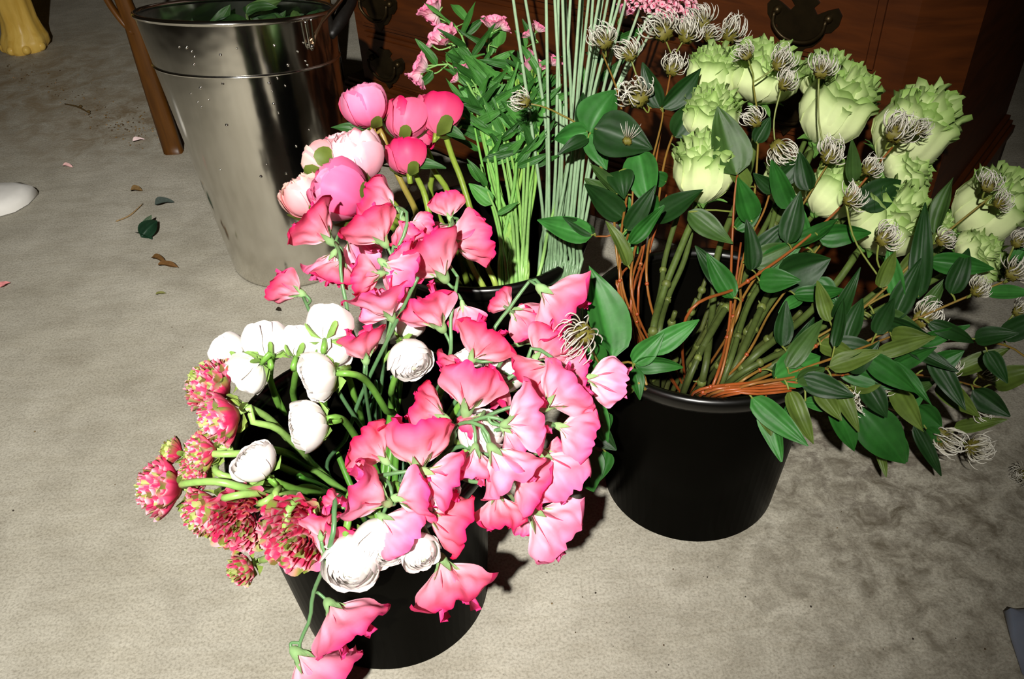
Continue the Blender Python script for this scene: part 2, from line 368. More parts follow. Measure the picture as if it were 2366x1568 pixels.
def sepals_mesh(c, axis, up, w, seed, n=5, col=lin((120, 160, 70)), rad=.53, tip=118, wid=24, droop=.1):
    r = np.random.RandomState(seed); M = frame(axis, up); mb = MB()
    for j in range(n):
        ball_petal(mb, M, c, w, 2 * PI * j / n + r.rand() * .5, math.radians(wid), math.radians(tip - 20 * r.rand()), rad, droop, .01, 4, r.rand() * 6, col * .8, col * (1 + .2 * r.rand()), 1, nu=7, nv=7, open_=droop * r.rand() * 2, rnd=.6)
    return mb

def picotee_bloom(parent, c, axis, up, w, seed, green=.3, name='bloom', bud=False):
    r = np.random.RandomState(seed); M = frame(axis, up); mb = MB(); s = w
    pk = [lin((222, 48, 100)), lin((238, 110, 150)), lin((246, 176, 192)), lin((202, 34, 74))]; gr = [lin((128, 150, 62)), lin((170, 186, 112)), lin((112, 104, 50))]
    base = c - axis * .36 * s
    mb.ball(c - axis * .12 * s, .30 * s, lin((150, 70, 60)), 12, 8)
    nl = 10 if not bud else 6
    for k in range(nl):
        f = k / (nl - 1); R = .05 + .43 * f; n = 96
        az = np.linspace(0, 2 * PI, n, endpoint=False)[:, None]; v = np.linspace(0, 1, 7)[None, :]
        H = .70 - .36 * f ** 2.2; q = r.rand(8) * 6; nf = 4 + int(9 * f ** .8); A = .028 + .03 * f
        wob = np.sin(nf * az + q[0]) + .7 * np.sin((nf + 4) * az + q[1]) + .45 * np.sin((2 * nf + 7) * az + q[2])
        rr = R * (.30 + .70 * np.sin(np.minimum(v * 1.2, 1) * PI / 2)) + (.015 + .05 * f) * v ** 3 + A * v ** 2 * wob * .6
        zz = H * v * (1 + .05 * np.sin(3 * az + q[3])) + A * .9 * v ** 2 * (np.cos(nf * az + q[4]) + .6 * np.sin((2 * nf + 3) * az + q[5])) * .6
        aa = az + .35 * A / max(R, .1) * v ** 2 * np.cos((nf + 2) * az + q[6])
        sel = np.sin(3 * az + q[6]) + .8 * np.sin(7 * az + q[7]); t = (np.clip(v * 1.3 - .3, 0, 1) ** 1.5 + 0 * az)[..., None]
        w0 = np.clip(sel * .5 + .5, 0, 1)[..., None]
        base_c = pk[3] * w0 + pk[0] * (1 - w0); C = base_c * (1 - t) + (pk[0] * (1 - w0 * .7) + pk[1] * w0 * .7) * t
        e = (np.clip(v * 6 - 5, 0, 1) * np.clip(np.sin((nf + 3) * az + q[1]) * .8 + .5, 0, 1))[..., None]; C = C * (1 - e) + lin((252, 200, 206)) * e
        g0 = green + (.5 if k < 2 else 0) + (.3 if bud else 0)
        gm = (np.clip((np.sin((3 + k) * az + q[3]) * .5 + .5 * np.sin(5 * az + q[0]) * .6 + .25 - (.78 - g0)) * 5, 0, 1) * np.clip(v * 1.6 - .4, 0, 1))[..., None]
        C = C * (1 - gm) + gr[k % 3] * gm
        mb.grid(put(np.stack([rr * np.cos(aa), rr * np.sin(aa), zz], -1), M, base, s), C, closed=True)
    for j in range(5):
        gcol = gr[r.randint(2)]; pcol = pk[1 + r.randint(2)]
        def colf(u, v, g=gcol, p=pcol):
            t = np.clip(np.abs(u) * 1.5 - .1 + 0 * v, 0, 1)[..., None]; return g * (1 - t) + p * t
        cup_petal(mb, M, base, s, 2 * PI * j / 5 + r.rand() * .6, .55, .47, .34 + .12 * r.rand(), .10 + .08 * r.rand(), .045, 5, r.rand() * 6, colf, nu=15, nv=8, base=.25)
    return mb.build(name, M_PIC, parent)

PEO = {'pink': (lin((232, 74, 136)), lin((248, 150, 188))), 'red': (lin((238, 120, 156)), lin((214, 22, 92))), 'pale': (lin((244, 150, 176)), lin((250, 206, 212))),
       'cream': (lin((240, 140, 160)), lin((250, 220, 206)))}
def peony_bloom(parent, c, axis, up, w, kind, seed, loose=.1):
    r = np.random.RandomState(seed); M = frame(axis, up); mb = MB(); c0, c1 = PEO[kind]
    mb.ball(c, .36 * w, c0 * .8, 14, 10)
    ruff = .05 if kind in ('pale', 'cream') else .026
    for k in range(4):
        n = 5 if ruff > .03 else 4; rad = .375 + .036 * k; tip = math.radians(4 + 15 * k)
        for j in range(n):
            f = .75 + .25 * r.rand(); bias = c1 if r.rand() < .65 else c0 * .6 + c1 * .4
            ball_petal(mb, M, c, w, 2 * PI * j / n + k * .9 + r.rand() * .4, math.radians(70), tip + .3 * (r.rand() - .4), rad, .02, ruff * (.5 + r.rand()), 6, r.rand() * 6,
                       c0 * (1 - .0), bias * f + c1 * (1 - f), 1.1, nu=13, nv=11, open_=loose * r.rand() * (k > 1), tuck=.13, notch=.3 * r.rand(), rnd=.55)
    return mb.build('bloom', M_PEO, parent)

RC0 = lin((224, 234, 176)); RC1 = lin((136, 174, 82)); RC2 = lin((92, 128, 46))
def rose_bloom(parent, c, axis, up, w, h, seed):
    r = np.random.RandomState(seed); M = frame(axis, up); mb = MB(); s = w; H0 = h / w
    base = c - axis * h * .5
    mb.ball(c + axis * .02 * h, (.30 * s, .30 * s, .34 * h), RC1 * .75, 14, 10, M)
    for k in range(8):
        f = k / 7; R = .10 + .38 * f; n = 4 + (k > 1) + (k > 4)
        H = H0 * (1.0 - .24 * f ** 1.6)
        for j in range(n):
            tint = r.rand() * .5; nu, nv = 13, 11; ph = r.rand(4) * 6
            u = np.linspace(-1, 1, nu)[:, None]; v = np.linspace(0, 1, nv)[None, :]
            prof = np.interp(v, [0, .12, .28, .5, .72, .88, 1], [.16, .52, .82, 1.0, .98, .92, .96 + .16 * r.rand()])
            ruff = (.066 if k < 6 else .042) * (.8 + .5 * r.rand())
            rr = R * prof + ruff * v ** 3 * (np.sin(5 * u + ph[0]) + .5 * np.sin(11 * u + ph[1])) + .02 * u * v
            a = 2 * PI * j / n + k * 1.17 + ph[2] * .07 + u * PI / n * 1.5 * (.5 + .5 * np.sin(PI * np.minimum(v, .7) / 1.4))
            z = H * (.93 + .12 * r.rand()) * v * (1 - .13 * u ** 2) + ruff * .9 * v ** 3 * (np.cos(4.3 * u + ph[3]) + .5 * np.cos(9 * u + ph[0]))
            t = (np.clip((v - .34) * 1.5, 0, 1) ** 1.3 + 0 * u)[..., None]; e = (np.clip((v - .88) * 8, 0, 1) + 0 * u)[..., None] * (.38 + tint * .9)
            C = RC0 * (1 - t) + (RC1 * (1 - tint) + RC0 * tint) * t; C = C * (1 - e) + RC2 * e
            mb.grid(put(np.stack([rr * np.cos(a), rr * np.sin(a), z], -1), M, base, s), C)
    return mb.build('bloom', M_ROSE, parent)

def seed_head(parent, c, axis, up, w, seed, n=64, tuft=False):
    r = np.random.RandomState(seed); M = frame(axis, up)
    mb = MB(); mb.ball(c, (.19 * w, .19 * w, .16 * w), lin((104, 98, 36)), 18, 12, M, noise=.28)
    hd = mb.build('seed_head', M_SEPAL, parent)
    m = MB(); sw = (r.rand() - .5) * 2
    for i in range(n):
        zc = 1 - (1.15 if not tuft else .35) * (i + .5) / n; az = i * 2.39996 + r.rand() * .4
        rr = math.sqrt(max(0, 1 - zc * zc)); d = np.array([rr * math.cos(az), rr * math.sin(az), zc])
        side = unit(np.cross(d, [0, 0, 1]) + np.array([sw, .4, 0]) * .8); p = d * .13; pts = [p]; dd = d.copy()
        ln = (.36 + .22 * r.rand()) * (1.0 if not tuft else 1.25)
        for q in range(5):
            p = p + dd * ln / 5; pts.append(p); dd = rot_about(dd, side + r.randn(3) * .25, (.30 + .42 * r.rand()) * (1 if not tuft else .2))
        m.tube(put(np.array(pts), M, c, w), [.012 * w, .020 * w, .017 * w, .004 * w], lin((112, 102, 48)), 3, 8, lin((255, 252, 240)))
    m.build('feathery_tails', M_FLUFF, hd)
    return hd
# ================================================================== THE SETTING
def plane_obj(name, pts, mat, sub=1):
    me = bpy.data.meshes.new(name); me.from_pydata([tuple(p) for p in pts], [], [[0, 1, 2, 3]]); me.materials.append(mat)
    o = bpy.data.objects.new(name, me); COL.objects.link(o); o['kind'] = 'structure'; return o
plane_obj('floor', [(-5, -3, 0), (5, -3, 0), (5, 6, 0), (-5, 6, 0)], M_FLOOR)

def lathe(mb, prof, c, col, n=72):
    th = np.arange(n) * 2 * PI / n; prof = np.asarray(prof, float)
    P = np.stack([np.outer(np.cos(th), prof[:, 0]), np.outer(np.sin(th), prof[:, 0]), np.broadcast_to(prof[:, 1], (n, len(prof)))], -1)
    mb.grid(P + np.asarray(c), col, closed=True)
BLK = np.array([.0022, .0020, .0014])
BK = {}
def black_bucket(key, cx, cy, Rt, Rb, H, label):
    root = thing('black_bucket', (cx, cy, 0), label, 'bucket', 'black plastic flower buckets')
    mb = MB()
    lathe(mb, [(0, .0), (Rb - .006, .0), (Rb, .004), (Rt - .010, H - .020)], (cx, cy, 0), BLK)
    lathe(mb, [(Rt - .010, H - .020), (Rt - .012, H - .006), (Rb - .004, .008), (0, .007)], (cx, cy, 0), BLK)
    mb.build('body', M_BUCKET, root)
    m2 = MB(); lathe(m2, [(Rt - .0105, H - .022), (Rt - .006, H - .021), (Rt - .002, H - .015), (Rt, H - .006), (Rt - .002, H - .001), (Rt - .006, H), (Rt - .011, H - .003), (Rt - .0125, H - .010), (Rt - .0115, H - .02), (Rt - .0105, H - .022)], (cx, cy, 0), BLK)
    m2.build('rim', M_RIM, root)
    BK[key] = (np.array([cx, cy, 0.]), Rt, Rb, H)
k = CAMH
black_bucket('B', .2508 * k, .8751 * k, .1618 * k, .1238 * k, .3056 * k, 'black bucket holding the green roses, standing clear on the concrete at right')
black_bucket('M', -.0287 * k, 1.1297 * k, .1550 * k, .1207 * k, .2947 * k, 'black bucket behind the sweet peas, holding peonies and tall green stems')
black_bucket('F', -.176 * k, .7102 * k, .1556 * k, .123 * k, .3022 * k, 'front black bucket holding white ranunculus and pink sweet peas')

# ---- tin pail
gc = np.array([-.4392 * k, 1.559 * k, 0]); gr = .1327 * k; tc_ = np.array([-.4498 * k, 1.5768 * k, .499 * k]); tr = .169 * k; tx, ty = -.0617, -.2066
def pail_pt(th, t, dr=0.):
    b = gc + np.array([math.cos(th) * (gr + dr), math.sin(th) * (gr + dr), 0.])
    x, y = math.cos(th) * (tr + dr), math.sin(th) * (tr + dr)
    a = tc_ + np.array([x, y, tx * x + ty * y]); return b * (1 - t) + a * t
pail = thing('tin_pail', gc, 'tall shiny tin pail of dark foliage at upper left', 'bucket')
ths = np.linspace(0, 2 * PI, 96, endpoint=False)
mb = MB()
mb.grid(np.array([[gc * 1.0 + np.array([0, 0, .004])] + [pail_pt(a, t, dr) for t, dr in [(0, -.004), (.004, 0), (.02, .0), (.2, 0), (.4, 0), (.6, 0), (.8, 0), (.995, 0)]] for a in ths]), (1, 1, 1), closed=True)
mb.grid(np.array([[pail_pt(a, t, -.003) for t in [.995, .6, .2, .012]] + [gc + np.array([0, 0, .008])] for a in ths]), (1, 1, 1), closed=True)
mb.build('body', M_METAL, pail)
def ring(t, rad, dr):
    m = MB(); s = np.arange(8) * 2 * PI / 8
    m.grid(np.array([[pail_pt(a, t, dr + rad * math.cos(q)) + np.array([0, 0, rad * math.sin(q)]) for q in s] + [pail_pt(a, t, dr + rad)] for a in ths]), (1, 1, 1), closed=True); return m
ring(.998, .0042, -.001).build('rolled_rim', M_METAL, pail)
ring(.83, .0022, .0).build('bead', M_METAL, pail)
a_e = math.radians(-35)
pe = pail_pt(a_e, .905, .004); pt_ = pail_pt(a_e, .995, .004)
m = MB(); tan = np.array([-math.sin(a_e), math.cos(a_e), 0])
m.tube([pt_ + tan * .006, pe + tan * .004, pe - np.array([0, 0, .004]), pe - tan * .004, pt_ - tan * .006], [.0016], (1, 1, 1), 6)
m.ball(pe, .004, (1, 1, 1)); m.build('ear', M_METAL, pail)
m = MB(); bw = [pe, at(740, 55, depth(pe) + .01), at(775, 15, depth(pe) + .03), at(800, -30, depth(pe) + .06), at(790, -110, depth(pe) + .2), at(700, -160, depth(pe) + .3)]
pe2 = pail_pt(a_e + PI, .905, .004); m.tube(bw + [(bw[-1] + pe2) / 2 + np.array([0, .02, .05]), pe2], [.0032], (.5, .33, .2), 8, 40); bail = m.build('bail_handle', M_WIRE, pail)
m = MB(); m.tube([at(764, 84, depth(pe) + .05), at(784, 52, depth(pe) + .06), at(806, 5, depth(pe) + .08), at(815, -20, depth(pe) + .1)], [.006, .011, .012, .01], lin((14, 11, 8)), 10); m.build('grip', M_WOODSTEM, bail)
m = MB()
for i in range(34):
    th = math.radians(-118 + 90 * random.random()); t = .93 - .55 * random.random() ** 1.6; m.ball(pail_pt(th, t, .0005), .0012 + .0012 * random.random(), (1, 1, 1), 6, 5)
tag(m.build('water_drops', M_METAL, pail), None, None, None, 'stuff')

# ---- chest of drawers
ang = math.radians(-40); DD = np.array([math.cos(ang), math.sin(ang), 0]); DN = np.array([DD[1], -DD[0], 0]); DE = -DN
DP = np.array([.186, 1.379, 0])
MD = np.stack([DD, DE, [0, 0, 1]], 1)
dr = thing('chest_of_drawers', DP, 'dark cherry chest of drawers with antique pulls behind the buckets', 'dresser')
def dbox(mb, s0, s1, t0, t1, z0, z1, col=(1, 1, 1)): mb.box((s0, t0, z0), (s1, t1, z1), col, MD, DP)
def extr(mb, prof, t0, t1, col=(1, 1, 1)):
    n = len(prof); P = np.array([[s, t0, z] for s, z in prof] + [[s, t1, z] for s, z in prof]) @ MD.T + DP
    mb.poly(P, [list(range(n)), list(range(2 * n - 1, n - 1, -1))] + [[i + n, (i + 1) % n + n, (i + 1) % n, i] for i in range(n)], col)
def flip_fix(o):
    import bmesh
    b = bmesh.new(); b.from_mesh(o.data); bmesh.ops.recalc_face_normals(b, faces=b.faces); b.to_mesh(o.data); b.free(); return o
m = MB()
P = np.array([(-.60, 0), (.455, 0), (.52, .05), (.52, .5), (-.625, .5), (-.625, .025)])
bot = np.array([[a, b, .12] for a, b in P]) @ MD.T + DP; top = bot + np.array([0, 0, .62])
m.poly(np.vstack([bot, top]), [list(range(6))[::-1], list(range(6, 12))] + [[i, (i + 1) % 6, (i + 1) % 6 + 6, i + 6] for i in range(6)], (1, 1, 1))
flip_fix(m.build('carcass', M_CHERRY, dr, True))
m = MB(); extr(m, [(-.66, .74), (.55, .74), (.55, .765), (-.66, .765)], -.03, .52); flip_fix(m.build('top', M_CHERRY, dr, True))
m = MB()
for t0, z0, z1 in ((-.022, .104, .118), (-.016, .118, .126), (-.010, .126, .134)): dbox(m, -.625 + t0 - .005, .52 - t0 - .002, t0, .5, z0, z1)
m.build('base_moulding', M_CHERRY, dr, True)
m = MB()
prof = [(-.64, .104), (-.64, 0), (-.475, 0), (-.465, .012), (-.44, .03), (-.40, .034), (-.36, .030), (-.33, .038), (-.30, .034), (-.283, .02), (-.272, .0), (-.16, 0), (-.15, .008), (.16, .008), (.17, 0), (.27, 0), (.29, .02), (.33, .036), (.40, .03), (.43, .0), (.535, 0), (.535, .104)]
extr(m, prof, -.018, .004); flip_fix(m.build('apron', M_CHERRY, dr, True))
m = MB(); dbox(m, -.64, -.62, -.015, .5, 0, .104); dbox(m, .515, .535, -.015, .5, 0, .104); dbox(m, -.64, .535, .47, .5, 0, .104); m.build('plinth', M_CHERRY, dr, True)
m = MB(); dbox(m, -.64, .535, -.021, -.014, .036, .045); m.build('bead_strip', M_CHERRY, dr, True)
half = [(0, .034), (.012, .036), (.02, .029), (.013, .021), (.019, .013), (.033, .021), (.046, .026), (.053, .017), (.051, .004), (.043, -.006), (.035, -.008), (.031, -.018), (.021, -.029), (.011, -.033), (.005, -.041), (0, -.047)]
BR = lin((46, 36, 18))
rows = [(.140, .240), (.252, .358), (.370, .474), (.486, .590), (.602, .72)]
for i, (z0, z1) in enumerate(rows):
    m = MB(); dbox(m, -.575, .415, -.006, .02, z0, z1); dbox(m, -.565, .405, -.010, -.006, z0 + .008, z1 - .008)
    d = m.build('drawer', M_CHERRY, dr, True)
    for sx in (-.516, .312):
        zc = (.182, .299, .417, .536, .66)[i]; m = MB()
        pr_ = [(sx + a * .98, zc + b) for a, b in half] + [(sx - a * .98, zc + b) for a, b in half[::-1][1:-1]]
        extr(m, pr_, -.0135, -.0095, BR); pl = flip_fix(m.build('drawer_pull', M_BRASS, d, True))
        m = MB(); o = DP + MD @ np.array([sx, -.013, zc])
        for q in (-.036, .036): m.ball(o + MD @ np.array([q, -.003, .012]), (.006, .006, .006), BR * 1.6)
        m.tube([o + MD @ np.array(p) for p in [(-.036, -.012, .012), (-.034, -.014, -.004), (-.02, -.013, -.018), (0, -.013, -.022), (.02, -.013, -.018), (.034, -.014, -.004), (.036, -.012, .012)]], [.003], BR * 1.2, 6, 24)
        m.build('bail', M_BRASS, pl)

# ---- wooden table with slim leg by the pail
f0 = at(402, 352, 0.); f0[2] = 0
tb = thing('side_table', f0, 'brown wooden table leg with curved brace standing left of the tin pail', 'table')
lr = unit(RT * np.array([1, 1, 0])); lf = np.array([-lr[1], lr[0], 0])
def slab(mb, pts, wid, dep, col=(1, 1, 1)):
    P = smooth(np.asarray(pts, float), len(pts) * 5) if len(pts) > 2 else np.asarray(pts, float)
    w = np.interp(np.linspace(0, 1, len(P)), np.linspace(0, 1, len(wid)), wid)
    c = [(-1, -.6), (-.7, -1), (.7, -1), (1, -.6), (1, .6), (.7, 1), (-.7, 1), (-1, .6)]
    k0 = mb.n
    mb.grid(np.array([[p + lr * a * ww / 2 + lf * b * dep / 2 for p, ww in zip(P, w)] for a, b in c]), col, closed=True)
    idx = np.arange(8 * len(P)).reshape(8, len(P)) + k0; mb.f += [idx[:, 0].tolist(), idx[::-1, -1].tolist()]
m = MB(); slab(m, [f0, f0 + np.array([0, 0, .2]), f0 + np.array([0, 0, .28]), f0 + np.array([-.004, .0, .36]), f0 + np.array([.0, .01, .56])], [.040, .037, .031, .026, .026], .022); m.build('leg', M_OAKLEG, tb)
m = MB(); slab(m, [f0 + np.array([-.002, -.004, .262]), f0 + lr * -.022 + np.array([0, 0, .292]), f0 + lr * -.036 + np.array([0, 0, .34]), f0 + lr * -.036 + np.array([0, 0, .42]), f0 + lr * -.03 + np.array([0, .0, .56])], [.010, .011, .011, .011], .016); m.build('brace', M_OAKLEG, tb)
m = MB(); m.box((-.06, -.03, .555), (.36, .42, .58), (1, 1, 1), np.stack([lr, lf, [0, 0, 1]], 1), f0); m.build('table_top', M_OAKLEG, tb, True)
for a, b in ((.27, .10), (.30, .36), (.16, .38)):
    m = MB(); q = f0 + lr * a + lf * b; slab(m, [q, q + np.array([0, 0, .3]), q + np.array([0, 0, .56])], [.038, .034, .03], .022); m.build('leg', M_OAKLEG, tb)

# ---- carved golden paw foot, top left
g0 = at(58, 118, 0.); 
cb = thing('carved_table', g0, 'golden wooden furniture foot with carved toes in top left corner', 'table')
m = MB(); n = 40; az = np.arange(n) * 2 * PI / n; rowsz = [(0, .050), (.012, .060), (.03, .060), (.05, .052), (.08, .046), (.14, .047), (.22, .05), (.34, .052), (.46, .055)]
P = []
for a in az:
    col = []
    for z, r in rowsz:
        toe = max(0, 1 - z / .06); f = 1 + .16 * toe * (abs(math.sin(a * 3)) - .4) + .05 * math.sin(a * 9) * (1 - toe)
        col.append([math.cos(a) * r * f, math.sin(a) * r * f - .018 * toe, z])
    P.append(col)
m.grid(np.array(P) + g0 + np.array([0, .035, 0]), (1, 1, 1), closed=True); m.build('leg', M_GOLD, cb)
m = MB()
for i in range(4):
    a = math.radians(-150 + 40 * i); m.ball(g0 + np.array([math.cos(a) * .058, .025 + math.sin(a) * .058, .013]), (.013, .013, .013), (1, 1, 1))
m.build('toes', M_GOLD, cb)
m = MB(); m.box((-.75, -.08, .46), (.10, .55, .5), (1, 1, 1), np.eye(3), g0); m.build('table_top', M_GOLD, cb, True)
for a, b in ((-.66, .04), (-.66, .46)):
    m = MB(); lathe(m, [(0, 0), (.05, 0), (.055, .03), (.045, .08), (.05, .46)], g0 + np.array([a, b, 0]), (1, 1, 1), 24); m.build('leg', M_GOLD, cb)
# ---- white cloth tip, left edge ; plastic film, lower right corner
def cushion(name, mat, pts_up, h, label, cat):
    P = np.array(pts_up); m = MB(); c = P.mean(0); n = len(P); lay = []
    for s_, z in [(1, 0.002), (1.0, h * .35), (.93, h * .75), (.7, h), (.3, h * 1.1), (0, h * 1.1)]:
        lay.append([c + (p - c) * s_ + np.array([0, 0, z]) for p in P])
    m.grid(np.array(lay).transpose(1, 0, 2), lin((226, 224, 218)), closed=True); o = m.build(name, mat); tag(o, label, cat); return o
cl = [at(90, 449, 0.), at(62, 440, 0.), at(20, 441, 0.), at(-60, 445, 0.), at(-130, 470, 0.), at(-130, 505, 0.), at(-50, 508, 0.), at(0, 502, 0.), at(35, 492, 0.), at(66, 474, 0.)]
cushion('cloth', M_CLOTH, cl, .028, 'folded white cloth with pointed tip at left edge of floor', 'cloth')
pf = [at(2314, 1424, 0.), at(2338, 1412, 0.), at(2380, 1418, 0.), at(2450, 1480, 0.), at(2450, 1640, 0.), at(2400, 1620, 0.), at(2360, 1560, 0.), at(2330, 1480, 0.)]
P = np.array(pf); m = MB(); c = P.mean(0)
m.grid(np.array([[c + (p - c) * s_ + np.array([0, 0, z + .006 * math.sin(i * 2.3 + s_ * 9)]) for s_, z in [(1, .007), (.9, .016), (.7, .012), (.45, .02), (.2, .014), (0.01, .018)]] for i, p in enumerate(P)]), (1, 1, 1), closed=True)
tag(m.build('plastic_wrap', M_FILM), 'bluish crumpled plastic wrap at lower right corner', 'plastic wrap')

# ---- scraps on the floor
def scrap(name, x0, y0, x1, y1, w, col, label, cat, h=.004, curl=.3, mat=None):
    a = at(x0, y0, h); b = at(x1, y1, h * .7); m = MB()
    leaf_grid(m, a, b, w / FPX * depth(a), np.array([.1, -.1, 1]), lin(col), fold=curl, bend=.15, seed=x0)
    o = m.build(name, mat or M_DEBRIS); o.location.z = .0015 ; tag(o, label, cat); return o
scrap('fallen_leaf', 358, 474, 402, 466, 26, (62, 72, 66), 'small flat grey-green leaf scrap on floor left of tin pail', 'leaf')
m = MB(); c = at(345, 528, .016)
leaf_grid(m, at(325, 545, .004), at(362, 505, .02), .030, np.array([.3, -.8, .6]), lin((24, 52, 34)), fold=.5, bend=.3)
leaf_grid(m, at(318, 533, .006), at(350, 548, .006), .022, np.array([0, 0, 1.]), lin((30, 62, 42)), fold=.4, bend=.1)
leaf_grid(m, at(335, 520, .012), at(348, 494, .03), .014, np.array([0, -1, .2]), lin((70, 88, 66)), fold=.3, bend=.3)
o = m.build('fallen_leaf', M_LEAF); o.location.z = .001; tag(o, 'dark curled green leaf cluster lying on floor left of tin pail', 'leaf')
scrap('petal_scrap', 352, 594, 383, 606, 16, (96, 68, 34), 'brown dried scrap, upper of two beside the pail foot', 'debris')
scrap('petal_scrap', 366, 613, 413, 618, 18, (100, 70, 36), 'brown dried scrap, lower and longer of two beside the pail foot', 'debris')
scrap('petal_scrap', 302, 440, 329, 440, 20, (112, 88, 52), 'small round tan scrap above the grey-green leaf', 'debris', .003)
scrap('petal_scrap', 145, 383, 168, 386, 12, (226, 180, 176), 'tiny pale pink petal on open floor left of the slim table leg', 'petal', .003)
scrap('petal_scrap', 307, 328, 334, 322, 14, (232, 206, 204), 'tiny pale pink petal beside the foot of the slim table leg', 'petal', .003)
scrap('petal_scrap', 0, 664, 24, 652, 16, (206, 130, 130), 'pink petal at left edge of floor below the white cloth', 'petal', .003)
scrap('petal_scrap', 360, 680, 384, 677, 8, (110, 110, 60), 'tiny olive scrap on floor below the brown scraps', 'debris', .003)
scrap('petal_scrap', 637, 714, 650, 717, 11, (34, 26, 14), 'tiny dark crumb on floor under the lone sweet pea', 'debris', .004)
m = MB(); m.tube([at(268, 511, .003), at(300, 497, .003), at(330, 470, .004)], [.0012, .0016, .0006], lin((150, 124, 86)), 5); tag(m.build('twig', M_DEBRIS), 'thin pale twig on floor beside the curled leaf', 'twig')
m = MB(); m.tube([at(150, 240, .003), at(178, 246, .004), at(208, 262, .003)], [.0014, .0022, .0014], lin((84, 66, 36)), 5)
m.ball(at(186, 246, .003), .004, lin((84, 66, 36))); m.ball(at(205, 258, .003), .004, lin((84, 66, 36))); tag(m.build('twig', M_DEBRIS), 'dark knobbly twig on floor left of the slim table leg', 'twig')
m = MB()
for i in range(300):
    t = random.random(); x = 20 + 330 * t + random.gauss(0, 26); y = 150 + 165 * t + random.gauss(0, 22)
    if random.random() < .3: x = random.gauss(300, 45); y = random.gauss(300, 22)
    if x > 372 + (y - 340) * .25: continue
    p = at(x, y, .0005); r = .0007 + .0022 * random.random() ** 2.5; m.ball(p, (r, r, r * .7), lin(random.choice([(96, 74, 42), (120, 96, 60), (70, 52, 28), (140, 116, 84)])), 6, 4)
tag(m.build('dirt_crumbs', M_DEBRIS), 'scatter of brown dirt crumbs across the upper left floor', 'dirt', None, 'stuff')
m = MB()
for i in range(60):
    x, y = random.choice([(random.uniform(0, 700), random.uniform(420, 1500)), (random.uniform(1150, 2300), random.uniform(1180, 1560))])
    p = at(x, y, .0004); r = .0005 + .0010 * random.random() ** 2; m.ball(p, (r, r, r * .7), lin(random.choice([(80, 64, 44), (110, 92, 64), (50, 44, 36)])), 6, 4)
tag(m.build('grit', M_DEBRIS), 'fine dark grit sprinkled over the concrete floor', 'grit', None, 'stuff')

# ================================================================== LIGHT, CAMERA
cam = bpy.data.cameras.new('camera'); co = bpy.data.objects.new('camera', cam); COL.objects.link(co)
cam.sensor_width = 36; cam.lens = FPX * 36 / 2366; cam.clip_start = .02
Mx = Matrix(((RT[0], UP[0], -FW[0], CP[0]), (RT[1], UP[1], -FW[1], CP[1]), (RT[2], UP[2], -FW[2], CP[2]), (0, 0, 0, 1)))
co.matrix_world = Mx; SC.camera = co
ld = bpy.data.lights.new('flash', 'SPOT'); lo = bpy.data.objects.new('flash', ld); COL.objects.link(lo)
lp = CP - FW * .75 - RT * .19 + UP * .11
aim = at(710, 600, 1.15); zz = unit(lp - aim); xx = unit(np.cross([0, 0, 1.], zz)); yy = np.cross(zz, xx)
lo.matrix_world = Matrix(((xx[0], yy[0], zz[0], lp[0]), (xx[1], yy[1], zz[1], lp[1]), (xx[2], yy[2], zz[2], lp[2]), (0, 0, 0, 1)))
ld.energy = 275; ld.shadow_soft_size = .018; ld.spot_size = math.radians(67); ld.spot_blend = 1.0; ld.color = (1, .965, .9)
w = bpy.data.worlds.new('room'); SC.world = w; w.use_nodes = True
w.node_tree.nodes['Background'].inputs[0].default_value = (1, .72, .42, 1); w.node_tree.nodes['Background'].inputs[1].default_value = .006
vs = SC.view_settings; vs.view_transform = 'Standard'; vs.look = 'None'; vs.gamma = 1; vs.exposure = 0
# ================================================================== FLOWERS IN THE FRONT BUCKET
def inside(bk, toward, frac=.45, z=.012, jit=.3):
    c, Rt, Rb, H = BK[bk]; d = np.array([toward[0] - c[0], toward[1] - c[1]]); d = d / (np.linalg.norm(d) + 1e-9)
    a = random.uniform(0, 2 * PI); 
    return np.array([c[0] - d[0] * Rb * frac * .6 + math.cos(a) * Rb * jit, c[1] - d[1] * Rb * frac * .6 + math.sin(a) * Rb * jit, z + random.random() * .01])
def rim_pt(bk, toward, frac=.72, dz=.01):
    c, Rt, Rb, H = BK[bk]; d = np.array([toward[0] - c[0], toward[1] - c[1]]); n = np.linalg.norm(d)
    f = min(frac * Rt, n) / (n + 1e-9); return np.array([c[0] + d[0] * f, c[1] + d[1] * f, H + dz])
def clear_path(bk, pts):
    """keeps a stem inside its bucket's wall while it is below the rim"""
    c, Rt, Rb, H = BK[bk]; out = []
    for p in pts:
        p = np.array(p, float); z = max(p[2], .008)
        if z < H + .012:
            lim = Rb + (Rt - Rb) * max(0, z) / H - .016; d = p[:2] - c[:2]; n = np.linalg.norm(d)
            if n > lim and p is not None: p[:2] = c[:2] + d * lim / n
        out.append(p)
    return out
def nearest(P, q):
    d = np.linalg.norm(P - q, axis=1); return P[int(d.argmin())]

